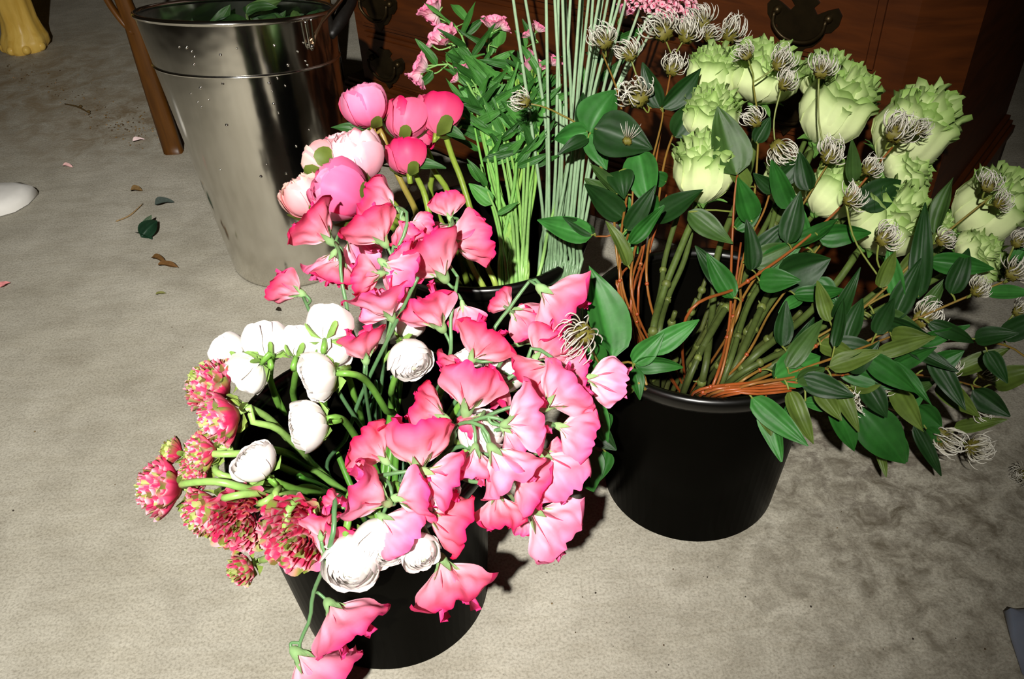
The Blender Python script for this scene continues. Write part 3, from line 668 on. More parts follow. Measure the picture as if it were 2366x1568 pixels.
# sweet peas: (label, stem pixels with height/distance from bloom end down, blooms); bloom = cal x,y, tip x,y, width px, dist offset, tilt, roll, tone
PEA_STEM = lin((92, 132, 84)); PEA_STEM2 = lin((70, 112, 76))
def sweet_pea(label, pts, blooms, bk='F', k=.33, rad=.0022, mouth=None, group=None):
    P = [at(x, y, z) for x, y, z in pts]
    tow = P[-1]; bot = inside(bk, tow)
    mid = [] if mouth is None else [at(*mouth)]
    if mouth is None and (P[-1][2] > BK[bk][3] - .02): mid = [rim_pt(bk, tow)]
    root = thing('sweet_pea', (bot[0], bot[1], BK[bk][3] * 0 + .008), label, 'flower', group)
    path = P + mid + [bot]
    mb = MB(); C = mb.tube(path, [rad * .75, rad, rad, rad * 1.1], PEA_STEM * random.uniform(.85, 1.15), 7, 44, PEA_STEM2)
    base_d = np.mean([depth(p) for p in P]); specs = []
    for i, b in enumerate(blooms):
        cx, cy, tx_, ty_, wpx, dd, tilt, roll, tone = b
        near = min(P, key=lambda p: np.hypot(*(proj(p) - np.array([cx, cy]))))
        d0 = depth(near) + dd; cal = at(cx, cy, d0)
        ax = orient((tx_ - cx, ty_ - cy), tilt, cal); up = upvec(cal, ax, roll); w = wpx / FPX * d0 * 1.0
        specs.append((cal, ax, up, w, tone))
        pb = cal - ax * .13 * w; st = nearest(C, pb - ax * .012)
        mb.tube([st, st * .4 + pb * .6 - ax * .004, pb], [.0016, .0015, .0016], PEA_STEM * 1.05, 6, 10)
    mb.build('stem', M_STEM, root)
    for i, (cal, ax, up, w, tone) in enumerate(specs):
        pea_blossom(root, root, cal, ax, up, w, tone, int(cal[0] * 1e4) % 9973 + i * 17)
    return root
def proj(P):
    d = np.asarray(P) - CP; z = d @ FW; return np.array([1183 + FPX * (d @ RT) / z, 784 - FPX * (d @ UP) / z])

G = 'pink sweet peas in the front bucket'
sweet_pea('lone small sweet pea bloom set apart over the floor, by the tin pail base', [(700, 684, .36), (722, 735, .35), (742, 800, .33), (775, 890, .29), (835, 985, .22)],
  [(697, 678, 642, 655, 84, 0, 8, -30, .25)], mouth=(880, 1040, .12), group=G)
sweet_pea('sweet pea cluster directly under the big pink peony bud, bent green neck in front', [(775, 560, .38), (786, 590, .385), (788, 640, .37), (800, 700, .35), (815, 770, .31)],
  [(763, 557, 728, 520, 104, .01, 10, 10, .2), (772, 585, 742, 640, 86, .03, 12, 30, .75), (790, 600, 776, 686, 80, .015, 20, -20, .15), (805, 548, 866, 618, 92, .012, 24, 160, .95)], mouth=(870, 900, .16), group=G)
sweet_pea('tall sweet pea on the long straight stem crossing the dark bucket mouth', [(966, 640, .40), (900, 775, .34), (838, 905, .27), (800, 1010, .2)],
  [(884, 606, 948, 655, 100, .02, 15, 20, .5), (880, 632, 802, 648, 86, .012, 15, -30, .3), (948, 610, 930, 560, 62, .03, 12, 60, .45)], mouth=(766, 1110, .11), group=G)
sweet_pea('sweet pea bloom facing up on a short stem left of the long straight stem', [(905, 738, .355), (893, 790, .33), (885, 850, .28), (880, 900, .24)],
  [(905, 733, 880, 668, 112, 0, 25, -10, .55), (900, 735, 850, 690, 74, .02, 10, 10, .85)], mouth=(868, 985, .15), group=G)
sweet_pea('sweet pea with drooping green neck at top centre, beside the peony stems', [(920, 478, .42), (940, 492, .425), (938, 530, .415), (918, 575, .40), (905, 600, .385)],
  [(913, 485, 858, 460, 92, .0, 12, 0, .4), (889, 562, 846, 502, 100, .015, 14, -10, .25), (932, 508, 946, 568, 70, .01, 20, 30, .3), (936, 566, 950, 548, 56, .01, 10, 10, .5), (946, 520, 985, 520, 56, .015, 0, 20, .45)], mouth=(900, 890, .2), group=G)
sweet_pea('sweet pea with upright pointed petal against the dark middle bucket', [(1044, 503, .40), (1046, 520, .40), (1030, 545, .40), (996, 570, .39), (970, 620, .37)],
  [(1040, 504, 1028, 448, 62, 0, 5, 0, .35), (1045, 522, 1000, 552, 86, .02, 10, 20, .45)], mouth=(915, 900, .18), group=G)
sweet_pea('sweet pea with broad ruffled blooms at the front lip of the middle bucket', [(1058, 640, .37), (1050, 690, .36), (1041, 740, .345), (1038, 830, .31)],
  [(1039, 562, 1112, 548, 112, .03, 14, 15, .3), (1026, 640, 985, 570, 126, 0, 22, 0, .35), (1020, 756, 985, 705, 118, 0, 25, -15, .4), (1068, 700, 1078, 745, 62, -.005, -10, 30, .5)], mouth=(990, 950, .19), group=G)
sweet_pea('small ruffled sweet pea bloom just below the white ranunculus row, above the dark mouth', [(843, 842, .31), (842, 880, .29), (850, 940, .24), (860, 1000, .18)],
  [(845, 832, 835, 768, 94, 0, 25, 25, .25)], mouth=(866, 1030, .13), group=G)
sweet_pea('sweet pea arching on a thin stem over the black wall of the middle bucket', [(1252, 662, .37), (1231, 644, .37), (1200, 680, .36), (1170, 722, .345), (1147, 750, .335), (1110, 830, .31)],
  [(1252, 668, 1292, 700, 128, 0, 22, 5, .5), (1178, 712, 1156, 694, 48, .01, 0, 0, .35), (1180, 716, 1216, 738, 92, .01, 18, -20, .45), (1200, 790, 1256, 748, 104, .03, 20, 20, .45)], group=G)
sweet_pea('deep pink sweet pea at centre with fanned petals over white ranunculus', [(1092, 832, .33), (1130, 836, .33), (1160, 822, .33), (1150, 850, .32)],
  [(1092, 828, 1136, 752, 108, 0, 22, -5, .05), (1082, 850, 1032, 856, 82, .01, 15, 20, .3), (1176, 890, 1146, 900, 90, .01, 28, 60, .2)], group=G)
sweet_pea('sweet pea reaching furthest right, pale bloom by the clematis seed head', [(1350, 866, .325), (1325, 868, .33), (1298, 850, .335), (1265, 818, .34), (1228, 804, .34), (1212, 850, .33), (1165, 880, .32)],
  [(1356, 872, 1420, 880, 106, 0, 12, 0, .95), (1292, 850, 1345, 858, 82, .015, 10, 15, .5), (1236, 829, 1276, 792, 108, .012, 18, 10, .45), (1272, 846, 1216, 884, 100, .0, 22, 0, .3)], group=G)
sweet_pea('sweet pea with wide veined bloom, pale throat, right of centre of the pink mass', [(1262, 940, .32), (1225, 938, .325), (1180, 940, .325), (1100, 975, .31)],
  [(1262, 938, 1322, 890, 134, -.005, 20, 5, .65), (1078, 950, 1092, 874, 134, -.005, 22, 0, .35)], group=G)
sweet_pea('sweet pea with round pale cupped bloom on a thick arched stem, centre right', [(1172, 975, .325), (1130, 962, .33), (1085, 975, .32), (1015, 1000, .3)],
  [(1170, 979, 1236, 962, 118, -.005, 22, -10, .7), (1165, 990, 1212, 1030, 86, .012, 15, 10, .55), (1028, 966, 968, 940, 98, .0, 12, 15, .15), (1110, 960, 1090, 985, 60, .02, 10, 0, .4)], group=G)
sweet_pea('sweet pea with two pale backward-facing blooms and green star calyxes, right of centre', [(1134, 1030, .32), (1120, 990, .33), (1085, 975, .33), (1050, 990, .31)],
  [(1137, 1036, 1182, 1100, 128, 0, 18, 0, .9), (1098, 1034, 1090, 1120, 92, .006, 18, -10, .8)], group=G)
sweet_pea('sweet pea with short ruffled bloom touching the ivy-shaped leaf, right edge of pink mass', [(1288, 984, .31), (1250, 980, .315), (1200, 985, .315), (1120, 1000, .3)],
  [(1291, 984, 1346, 1006, 96, 0, 14, 0, .6), (1262, 1040, 1296, 1040, 46, .01, 5, 30, .35)], group=G)
sweet_pea('sweet pea with fluted pale bloom above the bare concrete right of the front bucket', [(1256, 1052, .29), (1240, 1046, .295), (1215, 1060, .30), (1120, 1050, .3)],
  [(1256, 1051, 1304, 1106, 122, 0, 20, 0, .75), (1192, 1104, 1238, 1136, 94, .01, 18, 10, .5)], group=G)
sweet_pea('sweet pea hanging outside the rim at right, largest pale bloom lowest over the floor', [(1222, 1186, .24), (1195, 1165, .26), (1172, 1136, .28), (1140, 1118, .29), (1080, 1110, .29)],
  [(1228, 1178, 1306, 1244, 140, 0, 20, 5, .92), (1149, 1142, 1160, 1212, 98, .005, 20, -10, .4), (1214, 1196, 1209, 1228, 44, .008, 0, 30, .5)], group=G)
sweet_pea('sweet pea cluster spread over the middle of the front rim, largest ruffled fan', [(972, 1086, .315), (930, 1090, .315), (880, 1098, .31), (835, 1105, .29)],
  [(969, 1084, 962, 1006, 150, .008, 24, 0, .4), (980, 1090, 1046, 1118, 112, .0, 20, 10, .5), (890, 1064, 845, 1024, 100, .0, 15, 10, .08)], group=G)
sweet_pea('sweet pea with open face bloom turned to viewer at front left of the rim', [(906, 1150, .30), (900, 1118, .305), (880, 1105, .29)],
  [(892, 1160, 846, 1138, 138, -.006, 42, 10, .55), (914, 1150, 970, 1146, 108, .0, 22, 30, .5), (790, 1170, 760, 1150, 52, .02, 10, 10, .1)], group=G)
sweet_pea('sweet pea lying over the white ranunculus at the front rim, one pale pink bloom', [(884, 1192, .28), (892, 1170, .29), (905, 1140, .295)],
  [(883, 1194, 946, 1236, 104, -.004, 18, 0, .68)], group=G)
sweet_pea('sweet pea dangling down the front of the bucket, bell-shaped bloom at right', [(1018, 1288, .22), (1002, 1262, .24), (985, 1225, .262), (965, 1190, .285), (940, 1150, .295)],
  [(1020, 1294, 1060, 1396, 142, -.004, 20, 0, .45), (992, 1190, 1058, 1212, 110, .0, 20, 5, .08)], group=G)
sweet_pea('sweet pea hanging lowest down the front left of the bucket to the frame bottom', [(692, 1512, .145), (694, 1480, .155), (716, 1430, .175), (724, 1370, .20), (754, 1296, .245), (770, 1230, .285)],
  [(762, 1396, 806, 1448, 136, -.002, 24, -8, .5), (686, 1508, 732, 1544, 146, -.002, 14, -10, .55), (752, 1294, 778, 1214, 112, .0, 24, -10, .35), (742, 1240, 738, 1180, 78, .015, 22, 10, .2)], group=G)

# ---- white ranunculus: label, bloom centre, size px, axis px, tilt, loose, stem pixel points from the bloom down
G = 'white ranunculus in the front bucket'
RST = lin((112, 160, 66)); RST2 = lin((60, 116, 36))
def white_ranunculus(label, cx, cy, w, h, ax, tilt, loose, pts, k, seed, mouth=None, fat=.0036):
    c = at(cx, cy, k); axis = orient(ax, tilt, c); up = upvec(c, axis, 20); s = w / FPX * depth(c)
    base = c - axis * .50 * s
    P = [base, base - axis * .014] + [at(*p) for p in pts]
    tow = P[-1]; bot = inside('F', tow); mid = [] if mouth is None else [at(*mouth)]
    if mouth is None and tow[2] > .24: mid = [rim_pt('F', tow, .7)]
    root = thing('white_ranunculus', (bot[0], bot[1], .008), label, 'flower', G)
    m = MB(); m.tube(clear_path('F', P[2:] + mid + [bot]) if not pts else P + mid + [bot], [fat * .8, fat, fat, fat * 1.15], RST, 8, 44, RST2); m.build('stem', M_STEM, root)
    ranunculus_bloom(root, c, axis, up, s * 1.03, seed, loose)
    sepals_mesh(c, axis, up, s, seed, 5, lin((124, 158, 78)), .53, 134, 12, .10).build('sepals', M_SEPAL, root)
WR = white_ranunculus
WR('leftmost white ranunculus, round closed ball seen from behind', 525, 811, 84, 80, (-20, -16), -38, .1, [(560, 845, .30), (588, 880, .27), (622, 930, .22)], .32, 1, (690, 1040, .12))
WR('white ranunculus second from left in the back row, stem rising in front of it', 614, 788, 94, 80, (-6, -30), -40, .35, [(616, 845, .30), (628, 890, .27), (650, 950, .22)], .33, 2, (700, 1050, .12))
WR('loose white ranunculus with ragged petals drooping over the left rim', 572, 866, 84, 96, (-22, 20), -20, .9, [(625, 880, .27), (655, 950, .22)], .315, 3, (710, 1060, .12))
WR('white ranunculus third in the back row, ruffled, leaning right', 694, 788, 82, 84, (8, -30), -25, .7, [(688, 840, .31), (680, 885, .27), (682, 930, .22)], .33, 4, (730, 1050, .12))
WR('white ranunculus highest in the back row, smooth round back to viewer', 757, 748, 98, 74, (4, -26), -42, .2, [(752, 800, .31), (748, 880, .26)], .345, 5, (770, 1020, .14))
WR('loose open white ranunculus below the highest one of the back row', 768, 806, 78, 74, (18, -20), -10, 1.0, [(790, 850, .29), (820, 920, .24)], .325, 6, (840, 1010, .15))
WR('tall white ranunculus with scalloped petals over the dark bucket mouth, arched stem at its right', 730, 868, 92, 100, (-22, 6), 12, .75, [(782, 862, .325), (818, 864, .32), (852, 886, .29), (890, 945, .24)], .32, 7, (916, 995, .17))
WR('white ranunculus lower in the dark bucket mouth, side view with green sepals right', 706, 984, 98, 100, (-24, 4), 14, .6, [(752, 968, .295), (782, 964, .29), (806, 985, .26), (840, 1040, .2)], .295, 8, (866, 1080, .14))
WR('white ranunculus alone at left of the mouth among bare stems, one petal standing off', 586, 1066, 92, 88, (-18, -18), 22, .55, [(625, 1108, .27), (680, 1128, .24), (735, 1140, .2)], .29, 9, (780, 1150, .14))
WR('white ranunculus ball right of the long crossing stem, swirl toward viewer', 947, 832, 96, 122, (10, 20), 45, .25, [(925, 830, .30), (905, 900, .26)], .31, 10, (900, 970, .17))
WR('white ranunculus half hidden behind pink bloom at back right of the mouth', 944, 750, 64, 70, (6, -18), 0, .4, [(940, 800, .30), (925, 880, .25)], .315, 11, (915, 960, .17))
WR('white ranunculus peeking out at left under the deep pink fanned bloom', 1076, 832, 72, 60, (-10, -20), 10, .4, [(1040, 880, .30), (1010, 920, .27)], .31, 12)
WR('white ranunculus showing between green necks in the middle of the pink mass', 1160, 858, 96, 74, (4, -20), 45, .3, [(1120, 900, .29), (1060, 940, .27)], .30, 13)
WR('white ranunculus glimpsed low in the pink mass beside the thick arched stem', 1112, 996, 104, 70, (6, -10), 45, .3, [(1060, 1010, .28)], .30, 14)
WR('white ranunculus at right front rim, glimpsed under the ruffled pink blooms', 1020, 1146, 82, 72, (16, 14), 35, .3, [(980, 1120, .285)], .29, 15)
WR('white ranunculus lowest at the front rim, full face hanging over the black wall', 808, 1302, 124, 116, (-8, 22), 48, .35, [(800, 1240, .265), (805, 1200, .28)], .25, 16)
WR('largest white ranunculus at the front rim, middle of the three hanging there', 880, 1256, 118, 134, (4, 22), 48, .3, [(875, 1200, .275), (870, 1170, .285)], .262, 17)
WR('white ranunculus right of the three hanging at the front rim', 970, 1276, 84, 82, (8, 20), 45, .35, [(955, 1220, .272), (940, 1180, .285)], .255, 18)

# ---- picotee ranunculus
G = 'frilled pink and green ranunculus in the front bucket'
def picotee(label, cx, cy, w, ax, tilt, pts, k, seed, mouth=None, green=.3, bud=False):
    c = at(cx, cy, k); axis = orient(ax, tilt, c); up = upvec(c, axis, 15); s = w / FPX * depth(c) * 1.07
    base = c - axis * .42 * s; P = [base, base - axis * .012] + [at(*p) for p in pts]
    tow = P[-1]; bot = inside('F', tow); mid = [] if mouth is None else [at(*mouth)]
    if mouth is None: mid = [rim_pt('F', tow, .75, .004)]
    root = thing('frilled_ranunculus', (bot[0], bot[1], .008), label, 'flower', G)
    m = MB(); m.tube(P + mid + [bot], [.003, .0036, .0042, .0044], lin((150, 186, 100)), 8, 44, RST2); m.build('stem', M_STEM, root)
    picotee_bloom(root, c, axis, up, s, seed, green, bud=bud)
    sepals_mesh(base + axis * .3 * s, axis, up, s * .72, seed, 5, lin((128, 150, 70)), .5, 120, 18, .15).build('sepals', M_SEPAL, root)
picotee('frilled pink ranunculus highest at left, pale green centre, next to leftmost white ball', 482, 886, 116, (-22, -14), 15, [(560, 935, .31), (620, 965, .28), (680, 1030, .22)], .315, 21, (752, 1100, .13), .45)
picotee('frilled pink ranunculus just below the highest one, stem joining at its right', 504, 968, 112, (-22, 8), 5, [(580, 972, .30), (640, 990, .28), (700, 1045, .22)], .31, 22, (756, 1104, .13), .3)
picotee('frilled ranunculus mostly hidden behind the long pale stem, only fringe showing', 462, 1044, 84, (-20, 4), 0, [(530, 1046, .275), (600, 1060, .25)], .285, 23, (740, 1130, .15), .5)
picotee('outermost frilled pink ranunculus, leftmost of the frilled ones, on a long pale stem', 366, 1126, 122, (-24, 0), 8, [(420, 1118, .27), (500, 1112, .285), (570, 1128, .27), (650, 1138, .22)], .25, 24, (748, 1142, .16), .25)
picotee('olive-brown closed ranunculus bud on a pale stem at upper left of frilled group', 395, 1042, 60, (-16, -4), -10, [(430, 1048, .275), (540, 1048, .285), (640, 1040, .24)], .27, 25, (730, 1090, .15), .85, True)
picotee('small curled frilled ranunculus between the long pale stem and outermost frilled bloom', 446, 1092, 74, (-14, 8), 20, [(500, 1090, .275), (560, 1110, .26)], .26, 26, (740, 1150, .16), .5)
picotee('pale frilled ranunculus second from left in the lower row', 470, 1188, 108, (-16, 12), 18, [(520, 1150, .27), (590, 1140, .265)], .24, 27, (745, 1150, .16), .45)
picotee('red frilled ranunculus turned full face to viewer in the lower row', 562, 1200, 142, (-6, 14), 66, [(610, 1160, .265), (650, 1142, .25)], .245, 28, (750, 1156, .16), .22)
picotee('red frilled ranunculus right in the lower row, hugging the bucket rim below stems', 684, 1232, 158, (-12, 10), 60, [(720, 1190, .265), (760, 1170, .25)], .25, 29, (790, 1165, .17), .24)
picotee('small frilled ranunculus bud hanging alone lowest at left over the floor', 555, 1316, 70, (-20, 10), 30, [(610, 1292, .215), (650, 1268, .24)], .185, 30, None, .4, True)
picotee('green closed ranunculus bud between the two red frilled faces', 636, 1188, 72, (-2, 22), 5, [(636, 1148, .265), (680, 1140, .24)], .245, 31, (760, 1150, .16), .95, True)
# extra bare stems deep in the mouth of the front bucket
for x0, y0, x1, y1 in [(905, 870, 922, 985), (858, 900, 838, 990), (890, 850, 852, 1010), (868, 880, 880, 1000)]:
    a = at(x0, y0, .27); b = at(x1, y1, .15); bot = inside('F', b); r = thing('cut_flower', (bot[0], bot[1], .008), 'slim blue-green stem standing deep in the dark mouth of the front bucket', 'stem', 'slim stems deep in the front bucket')
    m = MB(); m.tube([a, b, bot], [.0018, .0021, .0021], PEA_STEM2, 6, 24); m.build('stem', M_STEM, r)
for x0, y0, x1, y1 in [(700, 1140, 810, 1165), (660, 1085, 760, 1130), (690, 1100, 780, 1150)]:
    a = at(x0, y0, .2); b = at(x1, y1, .12); bot = inside('F', b); r = thing('cut_flower', (bot[0], bot[1], .008), 'fat green ranunculus stem lying deep at left of front bucket mouth', 'stem', 'fat stems deep in the front bucket')
    m = MB(); m.tube([a, b, bot], [.0035, .0042, .0042], RST2, 8, 24); m.build('stem', M_STEM, r)
# ================================================================== MIDDLE BUCKET: peonies, small pink flowers, pale stems
def plant_root(name, bk, tow, label, cat='flower', group=None, frac=.45):
    bot = inside(bk, tow, frac); return thing(name, (bot[0], bot[1], .008), label, cat, group), bot
G = 'peonies leaning out of the middle bucket'
def peony(label, cx, cy, w, h, ax, tilt, kind, pts, k, seed, leaves=(), loose=.06, scol=lin((134, 156, 56)), nsep=4, swid=24, stip=122):
    c = at(cx, cy, k); axis = orient(ax, tilt, c); up = upvec(c, axis, 0); s = .5 * (w + h) / FPX * depth(c) * 1.06
    base = c - axis * .46 * s; P = [base, base - axis * .012] + [at(*p) for p in pts]
    root, bot = plant_root('peony', 'M', P[-1], label, 'flower', G)
    mid = [rim_pt('M', P[-1], .8, -.01)] if P[-1][2] > .24 else []
    m = MB(); C = m.tube(P + mid + [bot], [.0036, .004, .0042, .0046], scol, 8, 40, lin((92, 112, 40))); m.build('stem', M_STEM, root)
    peony_bloom(root, c, axis, up, s, kind, seed, loose)
    sepals_mesh(c, axis, up, s, seed, nsep, lin((92, 108, 40)), .535, stip, swid, .03).build('sepals', M_SEPAL, root)
    for lx, ly, ex, ey, lw in leaves:
        b0 = at(lx, ly, depth(base)); e0 = at(ex, ey, depth(base) - .004)
        m = MB(); leaf_grid(m, b0, e0, lw / FPX * depth(base), unit(CP - b0) + np.array([0, 0, .6]), lin((48, 86, 40)), .25, .2, seed=lx)
        q = nearest(C, b0); m.tube([q, b0], [.0012], lin((70, 100, 44)), 5, 4); m.build('leaf', M_LEAF, root)
peony('big hot pink peony bud, topmost of the peonies', 841, 241, 108, 96, (-10, -30), 4, 'pink', [(878, 300, 1.06), (905, 372, 1.07), (932, 430, 1.08), (962, 492, 1.10)], 1.045, 41, [(842, 305, 764, 292, 22), (800, 300, 802, 350, 14)], .05, lin((150, 128, 60)))
peony('red-pink peony bud just right of the topmost one, green sepal on its front', 938, 272, 92, 108, (6, -30), -18, 'red', [(952, 308, 1.08), (1000, 390, 1.10), (1036, 446, 1.12)], 1.075, 42, [(950, 300, 988, 270, 20)])
peony('red and green peony bud, rightmost of the peonies beside the leafy stems', 1012, 262, 88, 112, (4, -30), -22, 'red', [(1022, 300, 1.09), (1046, 365, 1.11), (1066, 415, 1.12), (1092, 502, 1.13)], 1.085, 43, [(1015, 250, 970, 246, 26), (1030, 300, 1075, 320, 26)], .12)
peony('small peony bud with red top and pale base below the red-pink one', 938, 356, 92, 88, (-4, -30), -8, 'red', [(946, 388, 1.07), (978, 440, 1.09), (996, 520, 1.10)], 1.055, 44, [(905, 350, 926, 330, 18), (960, 380, 1030, 386, 24), (872, 380, 930, 340, 24)])
peony('crumpled pale pink peony between the topmost bud and the front pink bud', 816, 362, 120, 122, (-10, -30), 16, 'pale', [(856, 420, 1.03), (890, 452, 1.04), (930, 500, 1.06)], 1.015, 45, [], .15)
peony('small peony bud with green centre at left edge of the peonies', 740, 372, 80, 78, (-12, -10), -45, 'cream', [(780, 400, 1.02), (860, 440, 1.03), (920, 500, 1.06)], 1.0, 46, [], .05, lin((118, 132, 52)), 4, 44, 104)
peony('largest front pink peony bud touching the sweet peas', 782, 440, 138, 128, (-18, -8), 12, 'pink', [(850, 470, .985), (880, 485, 1.0), (930, 530, 1.04)], .955, 47, [], .08)
peony('cream and pink peony at far left, partly behind the front pink bud', 701, 452, 76, 112, (-10, -16), 8, 'cream', [(760, 490, .99), (860, 510, 1.02), (930, 540, 1.05)], .985, 48, [], .14)
peony('pale peony behind the crumpled pale pink one, only its left edge showing', 786, 338, 64, 70, (-8, -26), 0, 'pale', [(830, 380, 1.05), (900, 470, 1.08)], 1.045, 49, [], .1)
peony('deep pink peony petals showing below the rightmost bud, behind the stems', 968, 318, 66, 66, (4, 10), 10, 'red', [(960, 300, 1.10), (1000, 380, 1.12)], 1.095, 50, [], .3)
for x0, y0, x1, y1 in [(1092, 618, 1116, 660), (1124, 612, 1146, 660)]:
    a = at(x0, y0, 1.06); b = at(x1, y1, 1.05); r, bot = plant_root('cut_peony', 'M', b, 'cut green peony stem end at left inside the middle bucket', 'stem', 'cut stem ends in the middle bucket')
    m = MB(); m.tube([at(x0 - 30, y0 - 70, 1.10), a, b, b * .5 + bot * .5 + np.array([0, 0, .01])], [.0036], lin((150, 170, 76)), 8, 16); m.build('stem', M_STEM, r)

# small pink flowers on leafy green stems
G = 'leafy stems with small pink flowers in the middle bucket'
SP0, SP1 = lin((232, 110, 156)), lin((246, 168, 196))
def small_flower(parent, c, axis, up, w, seed):
    r = np.random.RandomState(seed); M = frame(axis, up); m = MB()
    for k in range(2):
        for j in range(5):
            def colf(u, v): 
                t = (v ** 1.2 + 0 * u)[..., None]; return lin((240, 216, 214)) * (1 - t) + (SP0 * .6 + SP1 * .4 if k else SP0) * t
            cup_petal(m, M, c - axis * .3 * w, w, 2 * PI * (j + k * .5) / 5 + r.rand() * .3, .62, .34 + .1 * k, .52, .1 + .12 * k, .05, 4, r.rand() * 6, colf, 9, 7, .12)
    b = m.build('flower', M_PEO, parent)
    calyx_mesh(M, c - axis * .28 * w, w * 1.1, lin((96, 128, 62)), .1, .26).build('calyx', M_SEPAL, b)
LG = [lin((50, 98, 36)), lin((64, 116, 48)), lin((36, 78, 26))]
def leafy_stem(label, pts, flowers, leaves, seed, rad=.0021, group=G, col=lin((118, 164, 84)), bk='M', nauto=6, botfix=None):
    r = np.random.RandomState(seed); P = [at(*p) for p in pts]
    root, bot = plant_root('leafy_flower_stem', bk, P[-1], label, 'flower', group)
    if botfix is not None: bot = botfix
    m = MB(); C = m.tube(P + [bot], [rad * .6, rad, rad * 1.1, rad * 1.2], col, 6, 40, lin((150, 190, 112)))
    sp = []
    for fx, fy, fw, ax, tilt in flowers:
        c = at(fx, fy, depth(P[0]) + (r.rand() - .5) * .02); axis = orient(ax, tilt, c); w = fw / FPX * depth(c)
        q = nearest(C, c - axis * .04); m.tube([q, c - axis * (.3 * w + .012), c - axis * .3 * w], [.0011], col, 5, 8); sp.append((c, axis, w))
    m.build('stem', M_STEM, root)
    for i, (c, axis, w) in enumerate(sp): small_flower(root, c, axis, upvec(c, axis, 0), w, seed * 7 + i)
    L = [(at(a, b, depth(P[0]) + (r.rand() - .5) * .02), at(e, f, depth(P[0]) + (r.rand() - .5) * .03), lw) for a, b, e, f, lw in leaves]
    n = len(C)
    for i in range(nauto):
        q = C[int((.03 + .25 * (i + r.rand() * .6) / max(1, nauto)) * n)]; T = unit(P[0] - P[-1]); sd = (1 if i % 2 else -1)
        a = orient((sd * (.25 + 1.1 * r.rand()), -1.0 + .8 * r.rand()), -20 + 50 * r.rand(), q)
        L.append((q, q + a * (.030 + .028 * r.rand()), (11 + 9 * r.rand())))
    for i, (a, b, lw) in enumerate(L):
        m = MB(); leaf_grid(m, a, b, lw / FPX * depth(a), unit(CP - a) + r.randn(3) * .35, LG[r.randint(3)] * (.85 + .4 * r.rand()), .2, .15 * r.randn(), seed=seed + i, nu=7, nv=9)
        q = nearest(C, a)
        if np.linalg.norm(q - a) > .003: m.tube([q, a], [.0008], col, 4, 4)
        m.build('leaf', M_LEAF, root)
    return root
_mb = lambda i: BK['M'][0] + np.array([.02 + .018 * math.sin(i * 2.1), -.035 + .02 * math.cos(i * 1.7), .012])
LS = [
 ('leafy stem ending in a pink flower at top edge above the peonies', [(1010, 40, 1.20), (1060, 70, 1.19), (1088, 160, 1.18), (1100, 250, 1.17), (1140, 400, 1.16), (1160, 520, 1.13), (1168, 650, 1.08)], [(998, 18, 62, (-10, -14), 10), (1002, 46, 46, (-6, 8), 5)], [(1080, 50, 1040, 6, 20), (1075, 80, 1120, 40, 18)]),
 ('leafy stem with pink and white flower facing viewer at upper left of green bunch', [(1030, 100, 1.18), (1085, 120, 1.18), (1108, 260, 1.17), (1150, 420, 1.15), (1170, 560, 1.11), (1176, 650, 1.08)], [(1025, 86, 60, (-6, -10), 35), (992, 102, 26, (-8, -4), 0)], [(1060, 110, 1100, 150, 22)]),
 ('leafy stem with pink flower leaning far left over the dresser drawer', [(985, 160, 1.17), (1040, 150, 1.17), (1100, 230, 1.16), (1140, 380, 1.15), (1165, 520, 1.12), (1185, 650, 1.07)], [(972, 152, 58, (-12, -6), 8), (964, 182, 50, (-8, 10), 5)], [(1000, 165, 965, 200, 20), (1030, 140, 1075, 110, 26)]),
 ('leafy stem with small pink bloom half buried left of centre of green bunch', [(1075, 165, 1.17), (1110, 220, 1.16), (1150, 330, 1.15), (1180, 480, 1.12), (1190, 650, 1.06)], [(1073, 152, 42, (-4, -10), 15), (1052, 182, 26, (-6, -4), 5)], [(1090, 200, 1050, 230, 28), (1100, 180, 1130, 210, 20)]),
 ('leafy stem with yellow-green bud and pink blooms at top of green bunch', [(1130, 80, 1.20), (1128, 170, 1.18), (1140, 190, 1.17), (1165, 330, 1.15), (1190, 480, 1.12), (1200, 655, 1.06)], [(1140, 52, 52, (0, -12), 15), (1166, 60, 36, (8, -4), 5)], [(1130, 130, 1135, 45, 30), (1150, 110, 1160, 40, 30)]),
 ('leafy stem with wide pink bloom behind the pale stems', [(1220, 165, 1.19), (1216, 240, 1.17), (1212, 360, 1.15), (1208, 500, 1.11), (1206, 655, 1.06)], [(1212, 154, 68, (-8, -6), 15), (1244, 150, 42, (6, -10), 10)], [(1200, 200, 1170, 160, 22)]),
 ('leafy stem with pink bloom showing between pale stems at right of green bunch', [(1272, 150, 1.20), (1255, 220, 1.18), (1235, 360, 1.15), (1222, 500, 1.11), (1212, 655, 1.06)], [(1278, 140, 40, (6, -8), 10), (1258, 150, 34, (-4, -8), 5)], [(1262, 180, 1290, 200, 20)]),
 ('leafy stem with two pink curls high between the pale stems', [(1236, 80, 1.22), (1232, 160, 1.19), (1225, 300, 1.16), (1215, 480, 1.11), (1204, 655, 1.06)], [(1222, 75, 36, (-6, -6), 5), (1246, 64, 34, (6, -8), 5)], [(1215, 110, 1190, 70, 24)]),
 ('leafy stem with pink bloom at top edge right of the pale stems', [(1440, 40, 1.24), (1400, 150, 1.2), (1330, 330, 1.16), (1270, 520, 1.1), (1240, 650, 1.05)], [(1442, 24, 40, (4, -8), 10)], [(1420, 70, 1450, 100, 22), (1412, 90, 1380, 60, 22)]),
]
for i, (lb, pts, fl, lv) in enumerate(LS): leafy_stem(lb, pts, fl, lv, 100 + i, nauto=5, botfix=_mb(i))
